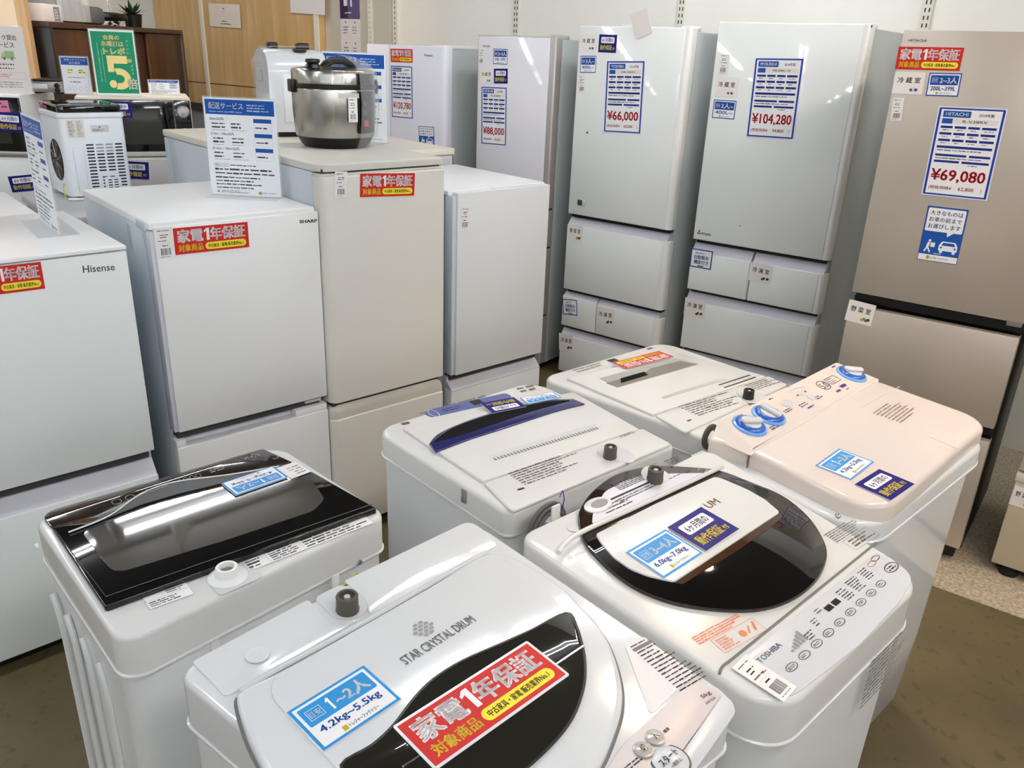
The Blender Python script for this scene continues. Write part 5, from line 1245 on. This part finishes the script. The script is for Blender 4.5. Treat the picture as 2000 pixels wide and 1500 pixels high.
# swing tag
c_ = a0 + .42; R_2 = .1500
Mq = PC.M @ Matrix.Translation((R_2 * math.cos(c_), R_2 * math.sin(c_), .095)) @ Matrix.Rotation(c_ + math.pi / 2, 4, 'Z') @ Matrix.Rotation(math.pi / 2, 4, 'X') @ Matrix.Translation((-.017, 0, .004))
p = Print(.034, .082); d_tag(p); o = p.build('price_tag', Mq, None, PAPER); tag(o, 'white barcode tag hanging on the steel pressure cooker', 'tag')
# clear film pulled over the right half
FILM = mat('clear_film', (235, 238, 240), .12, spec=.6, alpha=.2, bump=.9, bscale=40)
bm = NB(); rg = random.Random(4); rings = []
for zz, rr in ((.002, .128), (.04, .15), (.1, .158), (.16, .16), (.22, .157), (.258, .152), (.285, .125), (.306, .075), (.312, .03)):
    rings.append([((rr + rg.uniform(-.002, .003)) * math.cos(a0 + .62 + 1.9 * i / 28), (rr + rg.uniform(-.002, .003)) * math.sin(a0 + .62 + 1.9 * i / 28), zz) for i in range(29)])
vs_ = [[bm.verts.new(q) for q in r] for r in rings]
for a_, b_ in zip(vs_, vs_[1:]):
    for i in range(28): bm.faces.new((a_[i], a_[i + 1], b_[i + 1], b_[i]))
link('plastic_film', bm, FILM, th)

# --- white wrapped bread maker behind
wc = zp(531, 268, 1.3305); WC = Fr(wc.x, wc.y, 62, 1.3305)
th = thing('bread_maker', 'white boxy kitchen appliance in clear film with black knobs, left of the steel cooker', 'kitchen appliance', WC)
bm = NB(); prof = [(.0, .02), (.0, .26), (.012, .30), (.04, .33), (.10, .345), (.20, .345), (.255, .33), (.28, .30), (.29, .26), (.29, .02)]
loft(bm, [[(.004, y * .98 + .003, z * .985) for y, z in prof], [(.014, y, z) for y, z in prof], [(.24, y, z) for y, z in prof], [(.25, y * .98 + .003, z * .985) for y, z in prof]]); link('body', bm, WHITEG, th, smooth=50)
bm = NB(); box(bm, .01, .24, .01, .28, .0003, .02, .003); link('base', bm, BLACK, th)
bm = NB(); box(bm, -.004, .004, .11, .22, .215, .265, .012, 3); link('grip_recess', bm, GREYW, th)
bm = NB(); box(bm, .05, .20, .288, .30, .06, .25, .003); link('rear_panel', bm, WHITE, th)
for (xx, yy, sx, sy) in ((.06, .16, .04, .03), (.19, .17, .055, .02), (.15, .06, .05, .03)):
    bm = NB(); box(bm, xx - sx / 2, xx + sx / 2, yy - sy, yy + sy, .335, .37 if yy > .1 else .35, .008, 3); link('top_knob', bm, BLACK, th)
bm = NB(); box(bm, .06, .2, -.0035, .0, .06, .25, .003); link('front_panel', bm, WHITE, th)
bm = NB(); rg = random.Random(9)
rings = [[(-.008 + rg.uniform(-.003, .003), .01 + .27 * i / 10, z) for i in range(11)] for z in (.15, .2, .25, .29)] + [[(.03 + rg.uniform(-.004, .004), .03 + .23 * i / 10, .352 + rg.uniform(-.002, .004)) for i in range(11)]] + [[(.22, .03 + .23 * i / 10, .356 + rg.uniform(-.002, .004)) for i in range(11)]]
vs_ = [[bm.verts.new(q) for q in r] for r in rings]
for a_, b_ in zip(vs_, vs_[1:]):
    for i in range(10): bm.faces.new((a_[i], a_[i + 1], b_[i + 1], b_[i]))
link('plastic_film', bm, FILM, th)

b = zp(756, 281, 1.2905); a = V((b.x - .285, b.y + .03, b.z))
stand('delivery_sign', 'blue and white delivery sign behind the steel pressure cooker', a, b, .375, d_delivery)
# thin translucent card at the top of the pale green fridge
q1, q2, q3 = (T.M @ T.front(*q, -.006) for q in ((1231, 30), (1263, 14), (1228, 84)))
M, w_, h_ = quadM(q1, q2, q3); p = Print(w_, h_); p.rect(0, 0, w_, h_, mat('frosted_film', (246, 236, 228), .4, alpha=.85))
tag(p.build('film_card', M, None, mat('frosted_film', (246, 236, 228), .4, alpha=.85)), 'small frosted white card sticking up from the pale green fridge', 'card')

# ------------------------------------------------------------------ back left corner of the shop
TB = Fr(-2.92, 3.92, 84)
th = thing('display_table', 'grey display table carrying the stacked microwave ovens at the back left', 'table', TB)
bm = NB(); box(bm, 0, 1.30, .0, .38, .84, .87, .004); link('tabletop', bm, GREYW, th)
for lx in (.05, 1.25):
    for ly in (.05, .33): bm = NB(); box(bm, lx - .02, lx + .02, ly - .02, ly + .02, 0, .84, .003); link('leg', bm, GREYTR, th)
def microwave(label, fr, w, d, h, shell, face, knob=False, handle=True, band=None, glass=True):
    th = thing('microwave_oven', label, 'microwave oven', fr, None)
    bm = NB(); box(bm, 0, w, .012, d, .012, h, .008, 3); link('housing', bm, shell, th)
    for fx in (.04, w - .04):
        for fy in (.06, d - .06): bm = NB(); lathe(bm, [(.012, .0003), (.012, .013)], (fx, fy, 0), 10); link('foot', bm, RUBBER, th)
    dw = w * .84 if knob else w
    bm = NB(); box(bm, .004, dw - .002, .0, .0119, .026, h - .012, .003); dr = link('door', bm, face, th)
    if glass: bm = NB(); box(bm, .05, dw - .06, -.0012, .0, .06, h - .05, .0004, 1); link('window', bm, mat('oven_window', (52, 50, 44), .08, coat=.5), dr)
    if knob:
        bm = NB(); box(bm, dw + .002, w - .004, .0, .0119, .026, h - .012, .003); cp = link('control_panel', bm, face, th)
        for zz in (.76, .38):
            bm = NB(); lathe(bm, [(.030, 0), (.030, .004), (.027, .006), (.026, .014), (.022, .017), (.0005, .0175)], n=24); kb = link('knob', bm, mat('silver_knob', (190, 188, 184), .3, .7), cp, Matrix.Translation(((dw + w) / 2, -.0002, h * zz)) @ Matrix.Rotation(math.pi / 2, 4, 'X'))
            bm = NB(); box(bm, -.004, .004, -.018, .018, .0176, .021, .001); link('knob_pointer', bm, mat('silver_knob', (190, 188, 184), .3, .7), kb)
        bm = NB(); tube(bm, [(dw - .02, -.022, .05), (dw - .028, -.03, h * .5), (dw - .035, -.022, h - .04)], .008, 8); link('handle', bm, BLACKG, dr)
        for zz in (.05, h - .04):
            bm = NB(); tube(bm, [(dw - .02 - .015 * (zz > .1), -.022, zz), (dw - .02 - .015 * (zz > .1), .0, zz)], .007, 8); link('handle_post', bm, BLACKG, dr)
    if band: bm = NB(); box(bm, .0, w, -.004, .0118, .004, .026, .003); link('lower_band', bm, band, th)
    return th
def at_yaw(px, py, D, z, yaw=84):
    d = ray(px, py); p = CO + d * (D / d.y); return Fr(p.x, p.y, yaw, z)
BLF = mat('black_oven_front', (14, 14, 15), .1, coat=.5)
LW = Fr(-2.91, 3.82, 84, .8702); rc_ = hit((0, 4.15, 0), V((0, 1, 0)), 374, 215)
RW = Fr(rc_.x - .52 * .914 + .01, 4.15 - .52 * .407 - .005, 66, .8702)
microwave('white microwave oven at the bottom left with a navy guarantee card', LW, .63, .38, .29, WHITE, WHITE, glass=False)
microwave('white microwave oven under the black-fronted one with the knob', RW, .52, .38, .29, WHITE, mat('pinkish_white', (222, 214, 212), .35), glass=False)
LU = Fr(-2.91, 3.82, 84, 1.1605); RU = Fr(rc_.x - .50 * .914, 4.15 - .50 * .407, 66, 1.1605)
microwave('black-fronted microwave oven with silver lower band and pink slip at the left edge', LU, .63, .38, .275, WHITE, BLF, band=GREYTR)
microwave('black-fronted microwave oven with a round silver knob', RU, .50, .36, .275, CREAM, BLF, True, band=CREAM)
def mwc(nm, lab, fr, tl, tr, bl, des, cat='sign'): return card(nm, lab, cat, fr, 'front', tl, tr, bl, des, y=-.0045)
mwc('warranty_sign', 'navy six-month guarantee card on the black-fronted oven at the left edge', LU, (-8, 218), (42, 222), (-4, 256), d_navy)
mwc('warranty_sign', 'navy six-month guarantee card on the white oven at the left edge', LW, (15, 345), (67, 340), (23, 376), d_navy)
mwc('warranty_sign', 'navy six-month guarantee card on the white oven right of the ice maker', RW, (234, 314), (290, 317), (237, 348), d_navy)
mwc('warranty_sign', 'navy card half hidden behind the ice maker lid', RU, (205, 198), (255, 198), (207, 231), d_navy)
mwc('price_slip', 'pink paper slip at the left edge above a navy card', LU, (-30, 196), (15, 196), (-28, 219), lambda p: (p.rect(0, 0, p.w, p.h, (226, 130, 160)), p.layer(), p.greek(.4 * p.w, .3 * p.h, .95 * p.w, .9 * p.h, 2, (90, 70, 130), 3, .6)), 'slip')
zt = 1.4362
def topz(px, py, fr): return zp(px, py, fr)
# signs on the ovens
def on_top(fr, x, w, y, hgt, name, label, des, base=False, cat='sign'):
    stand(name, label, fr.M @ V((x, y, .2754)), fr.M @ V((x + w, y, .2754)), hgt, des, None, base, cat=cat)
def d_green(p):
    w, h = p.w, p.h; G = (22, 146, 104); Y = (250, 226, 150)
    p.rect(0, 0, w, h, (236, 240, 236)); p.layer(); p.rect(.03 * w, .03 * h, .97 * w, .97 * h, G); p.layer()
    p.text(.3 * w, .85 * h, .66 * w, .92 * h, '会員の', Y, .03); p.text(.24 * w, .75 * h, .74 * w, .83 * h, '水曜日は', Y, .03); p.text(.27 * w, .63 * h, .75 * w, .73 * h, 'トレポ', Y, .04)
    p.rect(.32 * w, .49 * h, .78 * w, .61 * h, Y); p.rect(.32 * w, .36 * h, .46 * w, .5 * h, Y); p.ell(.40 * w, .175 * h, .085 * w, .06 * h, Y)
    p.ring(.55 * w, .255 * h, .27 * w, .165 * h, .15 * w, Y, 26, -1.9, 1.9)
    p.text(.72 * w, .10 * h, .95 * w, .26 * h, '倍', (244, 240, 230), .03)
    p.greek(.14 * w, .2 * h, .17 * w, .8 * h, 26, (190, 225, 205), 3, .6, (.4, .8)); p.greek(.22 * w, .2 * h, .24 * w, .7 * h, 24, (190, 225, 205), 4, .6, (.4, .8))
    for i, c in enumerate('ポイント'): p.text(.80 * w, (.82 - .06 * i) * h, .85 * w, (.85 - .06 * i) * h, c, (200, 230, 210))
    for i, c in enumerate('貯まる'): p.text(.85 * w, (.44 - .055 * i) * h, .90 * w, (.47 - .055 * i) * h, c, (200, 230, 210))
    p.ell(.83 * w, .54 * h, .06 * w, .03 * h, (200, 190, 110), 12)
def d_recycle(p):
    w, h = p.w, p.h
    p.rect(0, 0, w, h, (226, 228, 236)); p.layer(); p.rect(.02 * w, .78 * h, .98 * w, .98 * h, (44, 84, 166)); p.layer()
    p.text(.14 * w, .89 * h, .9 * w, .95 * h, '家電リサイクル品', (225, 230, 240), .01); p.text(.3 * w, .81 * h, .7 * w, .865 * h, '処分費用', (225, 230, 240), .01)
    for cx in (.3, .74): p.ell(cx * w, .6 * h, .17 * w, .11 * h, (230, 232, 190)); 
    p.layer(); p.text(.22 * w, .62 * h, .4 * w, .67 * h, '家電', (90, 100, 70), .01); p.greek(.6 * w, .55 * h, .88 * w, .66 * h, 2, (110, 110, 110), 3, .5); p.greek(.2 * w, .55 * h, .42 * w, .59 * h, 1, (120, 120, 120), 5, .5)
    p.greek(.2 * w, .42 * h, .85 * w, .46 * h, 1, (120, 120, 120), 6, .5); p.greek(.25 * w, .3 * h, .8 * w, .35 * h, 1, (90, 90, 90), 7, .6)
    for i in range(4): p.ring((.18 + .21 * i) * w, .14 * h, .07 * w, .055 * h, .012 * w, (170, 170, 190), 14)
def d_truck(p):
    w, h = p.w, p.h
    p.rect(0, 0, w, h, (226, 220, 214)); p.layer()
    p.text(.06 * w, .80 * h, .80 * w, .88 * h, 'トラック貸出', (80, 70, 68), .012); p.text(.15 * w, .69 * h, .72 * w, .77 * h, 'サービス', (80, 70, 68), .012)
    G = (150, 190, 130)
    p.rect(.42 * w, .55 * h, .68 * w, .64 * h, G); p.poly([(.32 * w, .53 * h), (.42 * w, .53 * h), (.42 * w, .62 * h), (.36 * w, .62 * h), (.32 * w, .57 * h)], (190, 200, 150)); p.rect(.32 * w, .525 * h, .70 * w, .55 * h, (170, 180, 150)); p.layer()
    for cx in (.4, .6): p.ell(cx * w, .525 * h, .035 * w, .024 * h, (120, 120, 116), 14)
    p.greek(.05 * w, .42 * h, .88 * w, .455 * h, 1, (90, 84, 80), 3, .7, (.6, 1)); p.greek(.05 * w, .36 * h, .86 * w, .395 * h, 1, (90, 84, 80), 4, .7, (.6, 1))
    p.frame(.05 * w, .22 * h, .9 * w, .32 * h, .006 * w, (220, 150, 150)); p.greek(.1 * w, .24 * h, .6 * w, .30 * h, 2, (214, 120, 120), 5, .5); p.greek(.06 * w, .08 * h, .84 * w, .18 * h, 3, (130, 124, 120), 6, .4)
def place(nm, lab, tl, br, fr, y, des, cat='sign'):
    a = fr.I @ (fr.M @ fr.front(*tl, y)); b = fr.front(*br, y)
    x0, x1 = a.x, b.x; zb = .2754; ht = a.z - zb
    stand(nm, lab, fr.M @ V((x0, y, zb)), fr.M @ V((x1, y, zb)), ht, des, None, False, cat=cat)
place('poster', 'green point-day poster with a large yellow figure five on the microwaves', (172, 58), (276, 190), RU, .05, d_green, 'poster')
place('price_sign', 'white and blue recycling fee sign left of the green poster', (116, 112), (182, 190), RU, .12, d_recycle)
place('delivery_sign', 'small blue and white sign right of the green poster', (289, 158), (352, 190), RU, .16, d_delivery)
place('truck_sign', 'white truck loan sign cut off by the left edge, above the microwaves', (-32, 52), (66, 192), LU, .04, d_truck)
# toaster behind the truck sign
q = LU.front(60, 192, .1); TO = Fr(*(LU.M @ V((q.x, .1, 0))).xy, 84, 1.4362)
th = thing('toaster_oven', 'small grey toaster oven beside the truck sign', 'toaster oven', TO)
q2 = LU.front(114, 156, .1); tw_, th_ = q2.x - q.x, q2.z - .2755
bm = NB(); box(bm, 0, tw_, .01, .22, .008, th_ * .88, .006); link('housing', bm, GREYTR, th)
bm = NB(); box(bm, .0, tw_ + .003, .0, .225, th_ * .88 + .0005, th_, .004); link('lid', bm, BLACK, th)
bm = NB(); box(bm, .005, tw_ * .6, .004, .0099, th_ * .35, th_ * .7, .002); link('window', bm, mat('pale_window', (214, 218, 216), .15), th)
for zz in (.3, .6):
    bm = NB(); lathe(bm, [(.012, 0), (.01, .012), (.0005, .0125)], n=12); link('knob', bm, BLACK, th, Matrix.Translation((tw_ * .9, .0099, th_ * zz)) @ Matrix.Rotation(math.pi / 2, 4, 'X'))
for fx in (.02, tw_ - .02):
    bm = NB(); box(bm, fx - .008, fx + .008, .02, .2, .0003, .009, .001); link('foot', bm, RUBBER, th)

# brown cupboard running back to the wall
CB = Fr(-2.474, 4.6, -4.5)
th = thing('cupboard', 'long dark brown wooden cupboard with sliding doors behind the posters', 'cupboard', CB)
DW_ = wood('walnut_door', (52, 27, 14), (88, 50, 28), 2.5, (5, 5, .5), .35); DFR = wood('dark_walnut', (50, 30, 20), (84, 52, 34), 2.5, (5, 5, .5), .4)
zc = (hit((0, 4.6, 0), V((0, 1, 0)), 95, 42)).z
bm = NB(); box(bm, 0, 2.25, .0, .42, zc - .03, zc, .004); link('top_panel', bm, DFR, th)
bm = NB(); box(bm, 0, .03, .0, .42, .06, zc - .03, .002); link('side_panel', bm, mat('black_brown', (24, 20, 18), .3), th)
bm = NB(); box(bm, 2.22, 2.25, .0, .42, .06, zc - .03, .002); link('side_panel', bm, DFR, th)
bm = NB(); box(bm, .03, 2.22, .40, .42, .06, zc - .03, .002); link('back_panel', bm, DFR, th)
bm = NB(); box(bm, .0, 2.25, .01, .42, .0, .06, .002); link('plinth', bm, DFR, th)
for i in range(3):
    x0 = .032 + .729 * i
    bm = NB(); box(bm, x0, x0 + .727, .016 + .022 * (i % 2), .036 + .022 * (i % 2), .065, zc - .034, .002); d = link('sliding_door', bm, DW_, th)
    bm = NB(); lathe(bm, [(.018, 0), (.018, .003), (.012, .004), (.0005, .0015)], n=16); link('finger_pull', bm, GREYTR, d, Matrix.Translation((x0 + .06, .016 + .022 * (i % 2), 1.1)) @ Matrix.Rotation(math.pi / 2, 4, 'X'))
zc += .0004
def topbox(name, label, cat, x0, x1, y0, y1, hh, m, r=.006, parts=None):
    e = thing(name, label, cat, Fr(*(CB.M @ V((x0, y0, 0))).xy, -4.5, zc)); bm = NB(); box(bm, 0, x1 - x0, 0, y1 - y0, 0, hh, r, 2); o = link(parts or 'body', bm, m, e); return e
e = topbox('carton', 'white carton with a grey printed window on the brown cupboard', 'carton', .0, .22, .02, .20, .085, mat('carton_white', (226, 218, 212), .6), .003)
p = Print(.07, .07, .0004); p.rect(0, 0, .07, .07, (140, 140, 142)); p.layer(); p.greek(.01, .01, .06, .06, 4, (220, 220, 220), 3, .5); p.build('printed_label', wmat(e) @ Matrix.Translation((.12, -.0, .004)) @ Matrix.Rotation(math.pi / 2, 4, 'X'), e)
topbox('carton', 'khaki stacked carton at the far left on the brown cupboard', 'carton', .0, .2, .30, .41, .5, mat('khaki_card', (120, 106, 78), .7), .003)
# wrapped grey chairs lying on the cupboard: seat and back under film
e = topbox('wrapped_chair', 'grey upholstered chair wrapped in clear film on the brown cupboard', 'chair', .24, .64, .05, .38, .12, mat('grey_fabric', (150, 150, 152), .8, bump=.2, bscale=300), .03, 'seat')
bm = NB(); box(bm, .02, .38, .10, .2, .121, .62, .03, 3); link('backrest', bm, mat('pale_grey_fabric', (196, 196, 198), .8), e)
bm = NB(); rg = random.Random(3)
rings = [[(-.012 + .42 * i / 16 + rg.uniform(-.004, .004), -.012 + rg.uniform(-.006, .004) + (.09 if z > .15 else 0), z) for i in range(17)] for z in (.01, .07, .13, .2, .3, .4, .5, .63)]
vs_ = [[bm.verts.new(q) for q in r] for r in rings]
for a_, b_ in zip(vs_, vs_[1:]):
    for i in range(16): bm.faces.new((a_[i], a_[i + 1], b_[i + 1], b_[i]))
link('plastic_film', bm, mat('clear_wrap', (240, 242, 244), .15, alpha=.45, bump=.9, bscale=30), e)
e = topbox('cushion_chair', 'dark grey folded seat beside the wrapped chair on the cupboard', 'chair', .67, .88, .04, .36, .10, mat('dark_fabric', (96, 96, 98), .85, bump=.2, bscale=300), .03, 'seat')
bm = NB(); box(bm, .01, .20, .16, .24, .101, .6, .03, 3); link('backrest', bm, MATS['dark_fabric'], e)
p = Print(.06, .1, .0006); p.rect(0, 0, .06, .1, PAPER); p.layer(); p.greek(.01, .02, .05, .09, 5, INK, 4, .4); p.build('care_label', wmat(e) @ Matrix.Translation((.06, .159, .3)) @ Matrix.Rotation(math.pi / 2, 4, 'X'), e)
e = thing('stool', 'stool with round black seat and chrome frame at the cupboard end', 'stool', Fr(*(CB.M @ V((1.14, .19, 0))).xy, -4.5, zc))
bm = NB(); lathe(bm, [(.12, .03), (.17, .035), (.18, .05), (.17, .07), (.12, .08), (.0005, .082)], n=28); link('seat', bm, mat('black_leather', (18, 17, 17), .4), e)
for a_ in range(4):
    an = a_ * math.pi / 2 + .4; bm = NB(); tube(bm, [(.09 * math.cos(an), .09 * math.sin(an), .032), (.12 * math.cos(an), .12 * math.sin(an), .014)], .009, 8); link('leg', bm, CHROME, e)
e = thing('planter', 'small dark green plant beside the black stool', 'plant', Fr(*(CB.M @ V((1.56, .12, 0))).xy, -4.5, zc))
bm = NB(); lathe(bm, [(.05, .0), (.06, .08), (.065, .085), (.055, .085), (.05, .07), (.0005, .07)], n=20); link('pot', bm, BLACK, e)
bm = NB(); rg = random.Random(8)
for i in range(26):
    an = rg.uniform(0, 6.28); L = rg.uniform(.07, .14); up = rg.uniform(.2, 1.2); c_ = V((0, 0, .075)); d_ = V((math.cos(an) * math.cos(up), math.sin(an) * math.cos(up), math.sin(up))); s_ = V((-math.sin(an), math.cos(an), 0)) * .014
    vv = [bm.verts.new(q) for q in (c_, c_ + d_ * L * .5 + s_, c_ + d_ * L, c_ + d_ * L * .5 - s_)]; bm.faces.new(vv)
link('foliage', bm, mat('leaf_green', (40, 66, 42), .5), e)
e = thing('desk_lamp', 'small lamp with an orange brown shade above the black stool', 'lamp', Fr(*(CB.M @ V((1.62, .30, 0))).xy, -4.5, zc))
bm = NB(); lathe(bm, [(.06, .0), (.06, .012), (.02, .018), (.008, .03)], n=20); link('base', bm, CHROME, e)
bm = NB(); tube(bm, [(0, 0, .02), (0, 0, .2), (0, .0, .28), (.03, 0, .32), (.1, 0, .335)], .007, 8); link('stem', bm, CHROME, e)
bm = NB(); lathe(bm, [(.075, -.05), (.055, .0), (.02, .035), (.012, .04)], (.12, 0, .33), 20); link('lamp_shade', bm, mat('amber_shade', (150, 78, 36), .5), e)
# cream partition board at the far left edge
xe = hit((0, 4.48, 0), V((0, 1, 0)), 70, 140).x
PB = Fr(xe - .83, 4.48, 90)
th = thing('partition_board', 'cream board with a light wooden edge at the upper left corner', 'partition', PB)
bm = NB(); box(bm, 0, .78, 0, .035, .02, 2.6, .002); link('board', bm, mat('cream_board', (228, 204, 172), .6), th)
bm = NB(); box(bm, .7805, .83, -.004, .039, .0, 2.6, .003); link('wooden_edge', bm, wood('pale_wood', (186, 148, 104), (214, 178, 134), 3, (6, 6, .5)), th)
# papers on the wood panelling and the grey strip
def wallcard(nm, lab, tl, tr, bl, des, y): card(nm, lab, 'notice', RF, 'front', tl, tr, bl, des, y=y, base=PAPER)
def d_note(p):
    w, h = p.w, p.h; p.rect(0, 0, w, h, (244, 232, 218)); p.layer(); p.poly([(.44 * w, .76 * h), (.52 * w, .76 * h), (.48 * w, .84 * h)], (214, 120, 110)); p.greek(.42 * w, .64 * h, .56 * w, .69 * h, 1, (150, 140, 130), 3, .5); p.rect(.03 * w, .52 * h, .97 * w, .525 * h, (220, 205, 190)); p.greek(.4 * w, .2 * h, .6 * w, .3 * h, 1, (120, 110, 104), 5, .5); p.greek(.36 * w, .1 * h, .72 * w, .18 * h, 1, (90, 84, 80), 6, .6)
wallcard('notice', 'cream paper notice taped over the white batten on the wood panelling', (407, 6), (468, 9), (411, 51), d_note, -.083)
wallcard('notice', 'blank white paper notice at the right edge of the wood panelling', (566, -25), (634, -22), (570, 25), lambda p: p.rect(0, 0, p.w, p.h, (240, 234, 230)), -.083)
def d_banner(p):
    w, h = p.w, p.h; p.rect(0, 0, w, h, (232, 224, 222)); p.layer(); p.rect(0, .74 * h, w, h, (96, 88, 130)); p.rect(0, .74 * h, .4 * w, h, (98, 66, 96)); p.layer()
    p.greek(.2 * w, .84 * h, .8 * w, .95 * h, 1, (230, 228, 240), 3, .8, (.3, .6)); p.greek(.25 * w, .78 * h, .75 * w, .81 * h, 1, (190, 190, 220), 4, .6)
    for r in range(4):
        for cx in (.27, .74): p.greek((cx - .13) * w, (.60 - .19 * r) * h, (cx + .13) * w, (.68 - .19 * r) * h, 3, (130, 120, 124), r * 3 + int(cx * 10), .5); p.ell(cx * w, (.71 - .19 * r) * h, .03 * w, .009 * h, (80, 76, 84), 10)
b1 = RF.front(664, -24, -.02); 
card('banner', 'tall narrow white banner with purple head on the grey wall strip', 'banner', RF, 'front', (663, -20), (702, -20), (667, 190), d_banner, y=-.014, base=PAPER)
# second row: dark slab end seen behind the pale fridge, left
